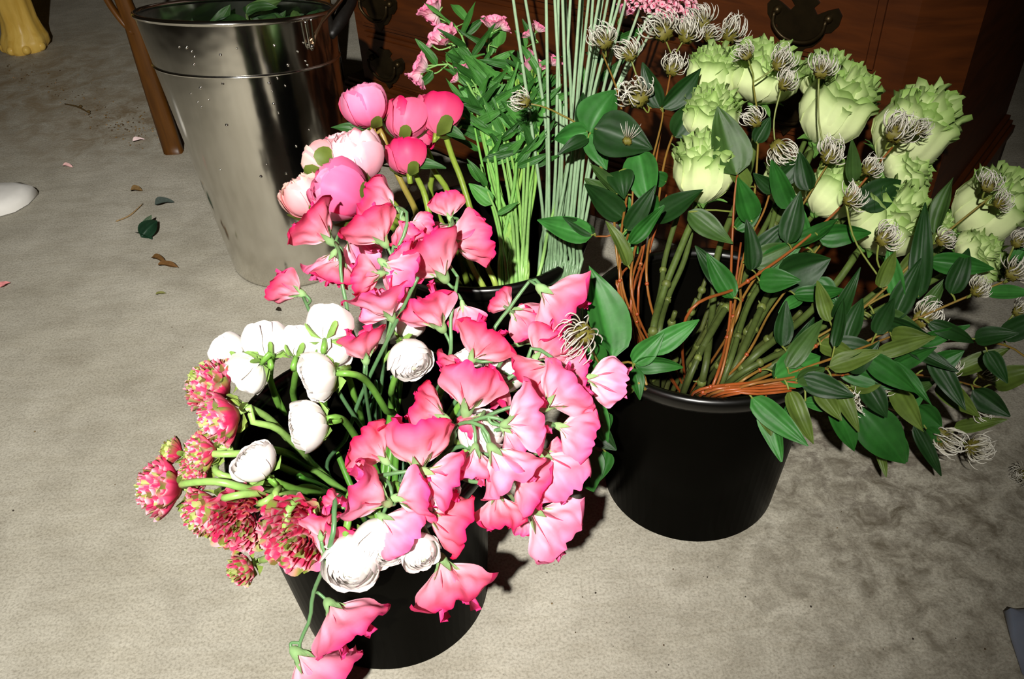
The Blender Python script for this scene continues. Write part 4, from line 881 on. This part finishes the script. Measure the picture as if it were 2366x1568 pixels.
for i in range(20):
    x1 = 1152 + 64 * ((i * 7) % 20) / 19. + random.gauss(0, 3); bow = random.gauss(0, 14); x0 = 1085 + 170 * (i + .5) / 20 + random.gauss(0, 8); y0 = 130 + 90 * random.random()
    leafy_stem('green leafy stem without bloom in the dense green bunch of the middle bucket', [(x0, y0, 1.17 + .02 * random.random()), (x0 * .8 + x1 * .2 + bow, 280, 1.16), (x0 * .4 + x1 * .6 + bow, 420, 1.13 + .02 * random.random()), (x1, 560, 1.10), (x1 + (x1 - 1180) * .1, 655, 1.05 + .03 * random.random())], [], [], 200 + i, rad=.0017 + .001 * random.random(), group='bloomless green stems in the middle bucket', nauto=4, botfix=_mb(i), col=lin((96 + 40 * random.random(), 146 + 30 * random.random(), 66)))
leafy_stem('leafy stem sending one serrated leaf out left at the middle bucket mouth', [(1110, 380, 1.12), (1126, 440, 1.11), (1146, 490, 1.10), (1160, 560, 1.08), (1172, 650, 1.05)], [], [(1138, 472, 1083, 424, 36), (1120, 420, 1080, 380, 24)], 260, nauto=2, botfix=_mb(3))
# pale grey-green bare stems
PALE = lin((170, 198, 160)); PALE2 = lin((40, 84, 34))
G = 'pale bare stems at right of the middle bucket'
pal = [(1186, 0, 1252, 470), (1214, 0, 1262, 300), (1262, 0, 1268, 400), (1282, 0, 1296, 330), (1306, 0, 1320, 300), (1318, 0, 1300, 330), (1340, 0, 1318, 300), (1346, 0, 1330, 280), (1360, 0, 1332, 260), (1384, 0, 1345, 240), (1392, 0, 1350, 260), (1404, 0, 1348, 300), (1420, 0, 1370, 240), (1432, 0, 1362, 260), (1446, 0, 1380, 270), (1290, 0, 1284, 380), (1300, 0, 1310, 420), (1370, 0, 1340, 400)]
slt = [(1478, 20, 1385, 280), (1496, 40, 1378, 320), (1520, 42, 1410, 250)]
xb = [1250, 1258, 1266, 1276, 1284, 1294, 1290, 1302, 1300, 1312, 1316, 1322, 1308, 1330, 1326, 1270, 1282, 1304, 1340, 1334, 1338]
def floret_head(root, c, w, seed):
    r = np.random.RandomState(seed); m = MB()
    for i in range(46):
        zc = 1 - 1.5 * (i + .5) / 46; a = i * 2.39996; q = math.sqrt(1 - zc * zc); d = np.array([q * math.cos(a), q * math.sin(a), zc])
        p = c + d * np.array([.5, .5, .34]) * w; sz = w * .09; M = frame(d, [0, .3, 1.])
        for j in range(5):
            def colf(u, v): return lin((244, 150, 176)) * (1 - v[..., None]) + lin((250, 196, 206)) * v[..., None] + 0 * u[..., None]
            cup_petal(m, M, p, sz, 2 * PI * j / 5 + r.rand(), .7, .9, .6, .3, .05, 4, r.rand() * 6, colf, 4, 4, .1)
        m.ball(p, sz * .3, lin((214, 60, 100)), 6, 4)
    m.build('flower_head', M_PEO, root)
for i, (x0, y0, x1, y1) in enumerate(pal + slt):
    sl = i >= len(pal); kk = 1.15 + .03 * math.sin(i * 1.9)
    d1 = 1.13 + .02 * math.sin(i * 2.7); top = at(x0 + (x0 - x1) * .5 * (0 if sl else 1), y0 - (0 if sl else .5 * (y1 - y0)), kk + .04)
    P = [top, at(x0, y0, kk + .02) if not sl else top * .5 + at((x0 + x1) / 2, (y0 + y1) / 2, kk) * .5, at(x1, y1, d1), at(xb[i], 560 + 30 * math.sin(i), 1.08), at(xb[i] - 6, 640, 1.06)]
    bot = BK['M'][0] + np.array([.05 + .02 * math.sin(i), -.03 + .025 * math.cos(i * 1.3), .012])
    lb = 'pale grey-green bare stem in the upright bundle at right of middle bucket'; g = G
    if sl:
        lb = ['pale stem slanting right, carrying the left pink flower cluster at top edge', 'pale stem slanting right below the middle of the pink clusters', 'pale stem slanting furthest right to the large pink cluster at top edge'][i - len(pal)]; g = None
    r = thing('pale_flower_stem', (bot[0], bot[1], .008), lb, 'flower', g)
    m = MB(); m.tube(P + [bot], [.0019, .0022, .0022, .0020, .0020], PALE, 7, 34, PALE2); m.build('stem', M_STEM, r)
    if sl:
        hx, hy, hw = [(1478, 0, 66), (1528, 12, 74), (1566, 22, 86)][i - len(pal)]
        c = at(hx, hy, kk + .04); floret_head(r, c, hw / FPX * depth(c), i)
        m = MB(); m.tube([top, c - np.array([0, 0, .01])], [.0022], PALE, 6, 5); m.build('neck', M_STEM, r)

# ================================================================== RIGHT BUCKET: green roses and clematis
G = 'green roses in the right bucket'
RS0, RS1 = lin((84, 94, 42)), lin((44, 42, 22))
def rose(label, cx, cy, w, h, ax, tilt, k, pts, seed, rad=.0032, foot=None):
    c = at(cx, cy, k); axis = orient(ax, tilt, c); up = upvec(c, axis, 10); W = w / FPX * depth(c); Hh = h / FPX * depth(c)
    base = c - axis * .5 * Hh
    bot = np.array(at(*(foot or (1560 + (pts[-1][0] - 1600) * .5, 985, .02)))); cB, Rt, Rb, H = BK['B']
    dv = bot[:2] - cB[:2]; n = np.linalg.norm(dv); bot[:2] = cB[:2] + dv * min(1, (Rb - .02) / (n + 1e-9)); bot[2] = .012
    r = thing('green_rose', (bot[0], bot[1], .008), label, 'flower', G)
    P = [base + axis * .01, base - axis * .02] + [at(*p) for p in pts] + [bot]
    m = MB(); C = m.tube(P, [rad * .95, rad, rad, rad * 1.1, rad * 1.15], lin((78, 98, 42)), 8, 60, RS1)
    rr = np.random.RandomState(seed)
    for j in range(4):
        q = C[int(len(C) * (.25 + .17 * j + .08 * rr.rand()))]; m.ball(q, rad * 1.45, RS0 * (.8 + .5 * rr.rand()), 8, 6)
        sd = rr.randn(3); m.tube([q, q + unit(sd) * rad * 2.4], [rad * .5, rad * .15], RS0, 5, 4)
    m.build('stem', M_WOODSTEM, r)
    rose_bloom(r, c, axis, up, W * 1.08, Hh, seed)
    mm = MB(); M = frame(axis, up)
    for j in range(5):
        a = 2 * PI * j / 5 + rr.rand(); d = M @ np.array([math.cos(a), math.sin(a), 0])
        e = base + d * W * .42 + axis * W * (.02 + .3 * rr.rand()) - axis * W * .12 * (j % 2)
        leaf_grid(mm, base - axis * .004 + d * .003, e, W * .16, axis + d * .3, lin((92, 134, 62)), .3, .25, nu=5, nv=8)
    mm.ball(base, W * .10, lin((96, 140, 62)), 10, 8); mm.build('sepals', M_SEPAL, r)
rose('green rose nearest the viewer, lowest left, egg-shaped above the bucket mouth', 1626, 388, 134, 164, (0, -30), 14, .985, [(1606, 500, .99), (1570, 580, .98), (1528, 690, .97), (1506, 800, .95)], 61, .004)
rose('green rose directly above the nearest one, half covered by a dark leaf', 1642, 262, 128, 124, (4, -30), 18, 1.03, [(1625, 340, 1.03), (1590, 570, 1.0), (1543, 690, .98), (1520, 800, .95)], 62)
rose('green rose at upper left of the rose group, behind clematis leaves', 1646, 172, 112, 126, (6, -30), 8, 1.08, [(1640, 260, 1.07), (1545, 565, 1.02), (1528, 664, 1.0), (1500, 820, .96)], 63)
rose('green rose at top of the group with open ruffled mouth', 1766, 168, 158, 142, (8, -30), 12, 1.07, [(1742, 260, 1.07), (1735, 380, 1.05), (1660, 580, 1.0), (1646, 716, .98), (1622, 880, .93)], 64, .0038)
rose('large green rose right of the top one, facing right and upward', 1934, 246, 150, 190, (16, -30), 14, 1.03, [(1872, 360, 1.03), (1800, 500, 1.02), (1720, 640, 1.0), (1600, 850, .94)], 65, .0038)
rose('green rose behind the large upper one, only ruffled top edge showing', 1912, 186, 130, 120, (12, -30), 6, 1.075, [(1870, 300, 1.07), (1790, 480, 1.04), (1690, 665, 1.0), (1590, 880, .93)], 66)
rose('green rose at upper right against the dark side of the dresser', 2112, 296, 160, 200, (20, -26), 8, .99, [(2020, 400, 1.0), (1900, 560, 1.0), (1797, 640, .99), (1679, 885, .92)], 67, .0038)
rose('green rose lower right, behind the long narrow leaf', 2056, 506, 160, 176, (22, -26), 20, .95, [(1975, 592, .955), (1925, 662, .95), (1850, 740, .94), (1716, 850, .91)], 68, .004)
rose('green rose in the middle of the group crossed by thin stems', 1930, 440, 120, 140, (22, -28), 14, .99, [(1862, 520, .99), (1790, 620, .98), (1731, 701, .96), (1665, 890, .92)], 69)
rose('green rose mostly buried behind leaves at centre of the group', 1816, 420, 104, 106, (10, -28), 14, 1.03, [(1790, 490, 1.02), (1754, 631, 1.0), (1720, 720, .97), (1650, 890, .92)], 70)
rose('green rose furthest right, large smooth outer petals, cut by right frame edge', 2290, 476, 150, 176, (24, -24), 12, .93, [(2200, 552, .935), (2060, 660, .93), (1930, 760, .92), (1750, 870, .90)], 71, .0038)
rose('green rose low at right below the furthest right one', 2264, 592, 128, 92, (26, -14), 14, .925, [(2170, 640, .93), (2020, 720, .925), (1867, 790, .915), (1693, 876, .90)], 72)
rose('small green rose between the lower right roses, only ruffled top visible', 2160, 530, 84, 96, (18, -24), 10, .96, [(2110, 600, .955), (1990, 700, .945), (1860, 780, .93), (1700, 880, .91)], 73)
rose('green rose tucked under the upper right one, long outer petals', 2092, 382, 130, 96, (28, -14), 10, 1.0, [(2010, 440, 1.0), (1900, 560, .99), (1780, 700, .97), (1680, 880, .93)], 74)
for i, (x0, y0, x1, y1) in enumerate([(1716, 620, 1545, 880), (1636, 631, 1545, 880), (1660, 650, 1575, 890), (1800, 760, 1640, 900), (1820, 800, 1690, 890), (1590, 760, 1530, 890), (1700, 780, 1625, 900), (1850, 720, 1720, 850), (1560, 720, 1510, 870), (1670, 700, 1560, 890), (1740, 740, 1650, 900), (1780, 700, 1600, 900), (1610, 690, 1530, 880)]):
    a = at(x0, y0, .25); b = at(x1, y1, .12); bot = at(1560 + (x1 - 1600) * .6, 990, .02); cB, Rt, Rb, H = BK['B']; a, b, bot = clear_path('B', [a, b, bot])
    r = thing('cut_rose', (bot[0], bot[1], .008), 'cut brown woody rose stem lying slantwise inside the right bucket', 'stem', 'cut rose stems inside the right bucket')
    m = MB(); m.tube([a, b, bot], [.0027, .0031, .0033], RS0 * .7, 8, 20, RS1)
    m.ball(a * .5 + b * .5, .0055, RS0, 8, 6); m.ball(a * .85 + b * .15, .0052, RS0, 8, 6); m.build('stem', M_WOODSTEM, r)

# clematis: label, stem points, leaves (base, tip, width, tone), heads (x, y, size, ax, tilt, tuft)
CG = [lin((30, 78, 24)), lin((44, 98, 38)), lin((20, 50, 15)), lin((70, 88, 32)), lin((48, 74, 30))]
RED = lin((132, 58, 24)); VINE = lin((110, 120, 52))
def clematis(label, pts, leaves, heads, seed, auto=0, red=.5, foot=None, rad=.0015, drop=0, span=(.02, .5)):
    r = np.random.RandomState(seed); P = [at(*p) for p in pts]; cB, Rt, Rb, H = BK['B']
    bot = at(*(foot or (1500 + r.rand() * 160, 980, .02))); dv = bot[:2] - cB[:2]; n = np.linalg.norm(dv); bot[:2] = cB[:2] + dv * min(1, (Rb - .02) / (n + 1e-9)); bot[2] = .012
    root = thing('clematis_vine', (bot[0], bot[1], .008), label, 'clematis')
    m = MB(); C = m.tube(P + [bot], [rad * .7, rad, rad, rad * 1.1], VINE * (1 - red) + RED * red, 6, 60, RED)
    for j in (.35, .55, .75): m.ball(C[int(j * len(C))], rad * 1.7, RED * 1.1, 6, 5)
    hs = []
    for hx, hy, hw, ax, tilt, tuft in heads:
        q = nearest(C, at(hx, hy, depth(P[0]))); near = min(P, key=lambda p: np.hypot(*(proj(p) - np.array([hx, hy])))); c = at(hx, hy, depth(near) - .012); axis = orient(ax, tilt, c); w = hw / FPX * depth(c)
        m.tube([q, q * .4 + (c - axis * .25 * w) * .6 - axis * .006, c - axis * .12 * w], [.0011, .001, .0012], VINE, 5, 10); hs.append((c, axis, w, tuft))
    m.build('stem', M_STEM, root)
    for i, (c, axis, w, tuft) in enumerate(hs): seed_head(root, c, axis, upvec(c, axis, 40 * i), w * 1.15, seed * 31 + i, 40 if not tuft else 26, tuft)
    L = []
    for bx, by, ex, ey, lw, tone in leaves:
        near = min(P, key=lambda p: np.hypot(*(proj(p) - np.array([bx, by])))); d = depth(near)
        L.append((at(bx, by, d - .004), at(ex, ey, d - .012 + drop), lw, tone))
    for i in range(auto):
        q = C[int((span[0] + (span[1] - span[0]) * (i + r.rand() * .7) / max(1, auto)) * len(C))]; T = unit(P[0] - P[min(2, len(P) - 1)]); sd = 1 if i % 2 else -1
        px = proj(q + T * .01) - proj(q); px = px / (np.linalg.norm(px) + 1e-9); pr2 = np.array([-px[1], px[0]]) * sd
        dv2 = px * (.5 + .7 * r.rand()) + pr2 * (.5 + .6 * r.rand()); a = orient(dv2, -15 + 45 * r.rand(), q)
        st = q + a * .012; e = st + a * (.038 + .03 * r.rand()); L.append((st, e, 30 + 26 * r.rand(), r.choice([0, 1, 2, 3, 4, 2])))
    for i, (a, b, lw, tone) in enumerate(L):
        mm = MB(); leaf_grid(mm, a, b, lw / FPX * depth(a), unit(CP - a) + r.randn(3) * .25, CG[tone] * (.9 + .25 * r.rand()), .12 + .2 * r.rand(), .14 * r.randn(), .02, seed=seed + i)
        q = nearest(C, a)
        if np.linalg.norm(q - a) > .002: mm.tube([q, q * .5 + a * .5 + np.array([0, 0, .002]), a + (b - a) * .02], [.0010], VINE, 5, 6)
        mm.build('leaf', M_LEAF, root)
CV = clematis
CV('clematis vine with one large leaf and fluffy seed head left of the right bucket', [(1358, 790, .79), (1392, 845, .83), (1440, 838, .865), (1462, 838, .87), (1490, 872, .88), (1500, 905, .885)], [(1416, 828, 1361, 612, 104, 1), (1398, 842, 1300, 796, 76, 0), (1462, 838, 1534, 768, 50, 1), (1500, 812, 1616, 738, 50, 1), (1466, 842, 1578, 842, 44, 0), (1462, 850, 1480, 922, 34, 0), (1465, 880, 1402, 926, 36, 3)], [(1348, 770, 112, (-10, 4), 55, False)], 301, red=.3)
CV('clematis sprig with narrow leaves hanging between pink blooms and the right bucket', [(1408, 1010, .87), (1392, 960, .865), (1402, 905, .865), (1460, 880, .875), (1500, 905, .88)], [(1372, 926, 1402, 1030, 52, 1), (1362, 978, 1424, 1040, 54, 2), (1408, 955, 1402, 1006, 24, 1)], [], 302, red=.2)
CV('clematis sprig ending in the ivy-shaped leaf over bare concrete', [(1352, 1050, .885), (1372, 1000, .88), (1398, 930, .87), (1450, 890, .875), (1500, 905, .88)], [(1338, 1040, 1372, 1136, 92, 0), (1400, 1042, 1384, 1110, 50, 0)], [], 303, red=.2)
CV('clematis side shoot pointing one glossy leaf left into the middle bucket', [(1376, 546, 1.0), (1404, 546, .995), (1426, 548, .99), (1432, 642, .97), (1437, 690, .95)], [(1368, 544, 1240, 508, 56, 1), (1374, 540, 1300, 500, 30, 2)], [], 304, red=.8)
CV('clematis vine reaching furthest left to a curly seed head among green stems', [(1212, 238, 1.05), (1250, 245, 1.05), (1290, 262, 1.04), (1352, 302, 1.03), (1390, 390, 1.02), (1416, 440, 1.0), (1434, 642, .97)], [(1358, 304, 1276, 322, 52, 1), (1350, 300, 1345, 214, 40, 2), (1364, 308, 1420, 206, 92, 1), (1364, 308, 1402, 392, 54, 1), (1360, 318, 1288, 356, 30, 2)], [(1212, 236, 64, (-8, -6), 20, False)], 305, red=.25)
CV('clematis vine with broad dark leaf bearing a white tuft', [(1450, 350, 1.0), (1462, 420, .99), (1456, 521, .98), (1437, 680, .94)], [(1372, 296, 1508, 344, 104, 2), (1430, 395, 1442, 456, 60, 2), (1400, 450, 1350, 412, 34, 4)], [(1449, 326, 52, (6, -20), 0, True)], 306, auto=3, red=.6, span=(.1, .5))
CV('clematis vine with bleached curly seed head above the broad dark leaf', [(1500, 250, 1.03), (1532, 258, 1.03), (1500, 400, 1.0), (1480, 520, .98), (1462, 700, .94)], [(1526, 250, 1484, 144, 46, 2), (1530, 250, 1622, 158, 50, 2), (1475, 352, 1502, 482, 78, 1), (1525, 478, 1468, 492, 66, 0)], [(1474, 228, 108, (-8, -14), 20, False), (1456, 128, 74, (-6, -20), 5, False)], 307, red=.5)
CV('clematis vine with two big curly seed heads under the pink clusters', [(1556, 130, 1.08), (1535, 250, 1.05), (1508, 420, 1.02), (1486, 560, .98), (1470, 720, .94)], [(1440, 528, 1474, 586, 40, 1), (1540, 420, 1500, 400, 34, 0)], [(1532, 76, 100, (-6, -14), 5, False), (1585, 84, 84, (8, -14), 5, False), (1552, 160, 76, (4, -10), 15, False)], 308, auto=3, red=.7, span=(.2, .55))
CV('clematis vine with seed heads highest against the dresser, left of the top rose', [(1690, 96, 1.11), (1612, 205, 1.08), (1548, 330, 1.04), (1522, 460, 1.01), (1500, 690, .95)], [(1560, 318, 1604, 232, 66, 2), (1580, 300, 1642, 262, 34, 2)], [(1622, 52, 80, (-4, -14), 5, False), (1686, 82, 84, (10, -10), 5, False), (1640, 86, 60, (4, -12), 5, False)], 309, red=.4)
CV('clematis vine with seed head in front of the pale stems', [(1392, 122, 1.08), (1432, 232, 1.05), (1452, 400, 1.01), (1446, 690, .94)], [(1418, 420, 1475, 586, 46, 1), (1440, 440, 1396, 470, 30, 4)], [(1396, 98, 84, (-4, -14), 10, False)], 310, auto=2, red=.5, span=(.3, .5))
CV('clematis vine with large matt leaf beside the nearest green rose', [(1704, 400, .965), (1696, 470, .965), (1690, 600, .96), (1683, 763, .93), (1636, 914, .90)], [(1702, 404, 1657, 246, 92, 4), (1590, 488, 1692, 564, 52, 4), (1700, 530, 1760, 480, 40, 0)], [], 311, red=.85, rad=.0017)
CV('clematis vine with two seed heads lying on the top green rose', [(1740, 190, 1.01), (1752, 300, 1.0), (1740, 480, .98), (1712, 640, .95), (1690, 760, .92)], [(1746, 330, 1780, 270, 36, 2)], [(1724, 128, 60, (-6, -10), 10, False), (1800, 150, 78, (10, -8), 10, False), (1745, 282, 66, (-4, -10), 10, False)], 312, auto=3, red=.2, span=(.2, .6))
CV('clematis vine with dark looped seed head left of the large upper rose', [(1796, 372, .98), (1768, 480, .97), (1716, 600, .95), (1650, 905, .90)], [(1800, 420, 1850, 370, 46, 2), (1790, 440, 1740, 400, 34, 2)], [(1798, 338, 84, (6, 10), 20, False), (1812, 196, 66, (10, -10), 5, False)], 313, auto=3, red=.6, span=(.15, .35))
CV('clematis vine with seed heads on the large upper rose', [(1912, 380, .96), (1850, 480, .96), (1780, 590, .95), (1710, 700, .93), (1683, 800, .91)], [(1870, 440, 1848, 350, 46, 2)], [(1896, 166, 78, (4, -12), 5, False), (1914, 362, 84, (6, -6), 25, False)], 314, auto=3, red=.4, span=(.1, .35))
CV('long red clematis vine crossing to seed heads on the upper right rose', [(2062, 340, .93), (1950, 470, .935), (1844, 566, .935), (1712, 660, .92), (1582, 744, .90)], [(1988, 480, 2084, 414, 70, 2)], [(2068, 310, 100, (8, -10), 20, False), (2006, 392, 66, (6, -4), 10, False), (2120, 300, 60, (10, -6), 5, False)], 315, auto=4, red=.8, rad=.0017, span=(.1, .38))
CV('clematis vine with long narrow upright leaf before the lower right rose', [(2110, 660, .885), (2030, 690, .885), (1920, 760, .89), (1800, 830, .89), (1690, 900, .885)], [(2122, 690, 2138, 466, 48, 2), (2080, 700, 2052, 560, 44, 1)], [(2040, 552, 80, (8, -4), 10, False), (1962, 462, 70, (8, -4), 10, False)], 316, auto=6, red=.3, span=(.02, .40))
CV('clematis vine with seed heads on the furthest right rose', [(2292, 452, .87), (2160, 560, .88), (1990, 715, .885), (1810, 850, .885), (1650, 915, .88)], [], [(2282, 430, 70, (6, -10), 10, False), (2308, 470, 60, (10, -4), 10, False), (2176, 556, 60, (8, -4), 5, False)], 317, auto=6, red=.3, span=(.1, .40))
CV('clematis vine with large crescent seed head in the leaves at right', [(2130, 748, .27), (2000, 800, .28), (1860, 850, .28), (1740, 895, .27), (1640, 912, .26)], [], [(2130, 736, 100, (8, -4), 15, False)], 318, auto=8, red=.5, span=(.02, .42))
CV('clematis vine with twin seed heads just right of the bucket rim', [(1990, 905, .215), (1900, 890, .25), (1853, 884, .275), (1750, 884, .272), (1600, 911, .262)], [(1790, 872, 1896, 824, 84, 1), (1932, 926, 1850, 930, 42, 1), (1862, 926, 1808, 960, 44, 0), (1920, 930, 1978, 1044, 54, 0), (1840, 880, 1905, 850, 40, 4)], [(1962, 912, 90, (4, 6), 30, False), (2026, 888, 78, (8, -2), 20, False)], 319, red=.9, drop=.02)
CV('clematis vine with the lowest seed heads, leaves drooping to the floor at right', [(2220, 1010, .085), (2100, 960, .12), (1990, 920, .2), (1870, 890, .265), (1760, 890, .272), (1620, 912, .262)], [(1985, 942, 2094, 1074, 96, 0), (2050, 940, 2148, 876, 74, 1), (2112, 936, 2176, 986, 60, 0), (2062, 1000, 2096, 1066, 40, 0), (2020, 1010, 2050, 1100, 26, 3), (2140, 990, 2180, 1020, 30, 0)], [(2172, 1008, 100, (6, 6), 30, False), (2246, 1032, 84, (8, 4), 15, False)], 320, auto=5, red=.8, span=(.02, .4), drop=.01)
CV('clematis vine with three small seed heads at right edge of the leaves', [(2285, 900, .14), (2160, 870, .19), (2010, 862, .24), (1870, 872, .275), (1700, 900, .268), (1620, 912, .26)], [], [(2186, 852, 70, (6, -6), 10, False), (2272, 862, 66, (8, -4), 10, False), (2270, 936, 76, (6, 6), 15, False)], 321, auto=10, red=.6, span=(.02, .45))
CV('clematis vine with pale seed heads at right frame edge below the low rose', [(2345, 640, .86), (2200, 700, .87), (2020, 780, .88), (1850, 860, .885), (1680, 905, .885)], [], [(2340, 632, 80, (8, -8), 5, False), (2256, 672, 66, (8, -6), 5, False), (2350, 560, 60, (8, -8), 0, False)], 322, auto=9, red=.4, span=(.02, .42))
CV('clematis vine with two leaves hanging down the front wall of the right bucket', [(1768, 935, .845), (1770, 912, .85), (1750, 890, .86), (1690, 900, .87)], [(1768, 930, 1808, 1066, 52, 1), (1764, 934, 1782, 1006, 40, 3)], [], 323, red=.8)
CV('clematis vine with broad dark leaf deep behind the bucket mouth at right', [(1900, 560, .955), (1840, 640, .95), (1780, 720, .94), (1690, 860, .91)], [(1796, 640, 1918, 596, 96, 2), (1760, 604, 1856, 560, 56, 1), (1880, 648, 1936, 704, 56, 0), (1850, 690, 1800, 720, 30, 1)], [], 324, auto=2, red=.4, span=(.02, .25))
CV('clematis vine sprawling furthest right with sparse leaves beyond the low seed heads', [(2420, 880, .2), (2330, 800, .23), (2160, 790, .26), (1980, 830, .27), (1850, 868, .276), (1690, 905, .266)], [], [(2352, 720, 60, (8, -4), 5, False)], 325, auto=10, red=.4, span=(.1, .5))
# red-brown bare clematis stems standing in the left of the right bucket
for i, (x0, y0, x1, y1, x2, y2) in enumerate([(1478, 490, 1460, 600, 1430, 690), (1502, 500, 1480, 610, 1462, 720), (1494, 520, 1478, 620, 1458, 740), (1540, 450, 1500, 580, 1474, 710), (1712, 560, 1683, 763, 1640, 905), (1420, 520, 1432, 620, 1440, 700)]):
    a, b, c_ = at(x0, y0, .985), at(x1, y1, .97), at(x2, y2, .95); bot = clear_path('B', [at(1500, 960, .02)])[0]
    r = thing('clematis_runner', (bot[0], bot[1], .008), 'thin bare red-brown stem rising from the right bucket below the clematis leaves', 'stem', 'bare red-brown stems in the right bucket')
    m = MB(); m.tube([a, b, c_, bot], [.0013, .0016, .0016], lin((128, 64, 28)), 6, 24); m.ball(b, .0028, lin((150, 90, 50)), 6, 5); m.build('stem', M_STEM, r)
for i in range(5):
    y = 880 + i * 7; a = at(1868 - i * 10, y - 6, .274); b = at(1760, y + 2, .272); c_ = at(1610 + i * 16, 906 + i * 2, .262); bot = clear_path('B', [at(1560, 975, .02)])[0]
    r = thing('clematis_runner', (bot[0], bot[1], .008), 'thin orange-brown stem lying over the front right rim of the right bucket', 'stem', 'orange-brown stems over the right bucket rim')
    m = MB(); m.tube([a, b, c_, bot], [.0014, .0017, .0017], lin((140, 70, 28)), 6, 24); m.build('stem', M_STEM, r)
c = at(2366, 1095, .015); r = thing('fallen_seed_head', (c[0], c[1], 0), 'single seed head fallen on floor at right frame edge', 'seed head')
seed_head(r, c, orient((-8, 2), 20, c), np.array([0, 0, 1.]), 60 / FPX * depth(c), 777)

# ================================================================== foliage in the tin pail
G = 'dark leafy stems in the tin pail'
for i in range(9):
    rr = np.random.RandomState(900 + i); th = 2 * PI * i / 9 + .3; q = tc_ + np.array([math.cos(th) * tr * .62, math.sin(th) * tr * .62, -.035 - .03 * rr.rand()])
    b = gc + np.array([math.cos(th) * gr * .4, math.sin(th) * gr * .4, .02]); r = thing('foliage_stem', b, 'dark green leafy stem packed in the mouth of the tin pail', 'foliage', G)
    m = MB(); C = m.tube([q, q * .6 + b * .4, b], [.002, .0026, .003], lin((60, 80, 36)), 6, 16); m.build('stem', M_STEM, r)
    for j in range(15):
        a = rr.rand() * 6.28; st = C[min(15, j // 3)]; d = np.array([math.cos(a), math.sin(a), .5 * rr.rand() + .1]); e = st + unit(d) * (.05 + .035 * rr.rand())
        v = e[:2] - tc_[:2]; nn = np.linalg.norm(v); 
        if nn > tr * .9: e[:2] = tc_[:2] + v * tr * .9 / nn
        e[2] = min(e[2], tc_[2] - .004 - .2 * (e[1] - tc_[1]))
        m = MB(); leaf_grid(m, st, e, .018 + .016 * rr.rand(), np.array([rr.randn() * .4, -.5, 1]), lin([(22, 46, 20), (36, 64, 26), (60, 84, 40), (26, 50, 22)][rr.randint(4)]), .2, .15 * rr.randn(), seed=j); m.build('leaf', M_LEAF, r)
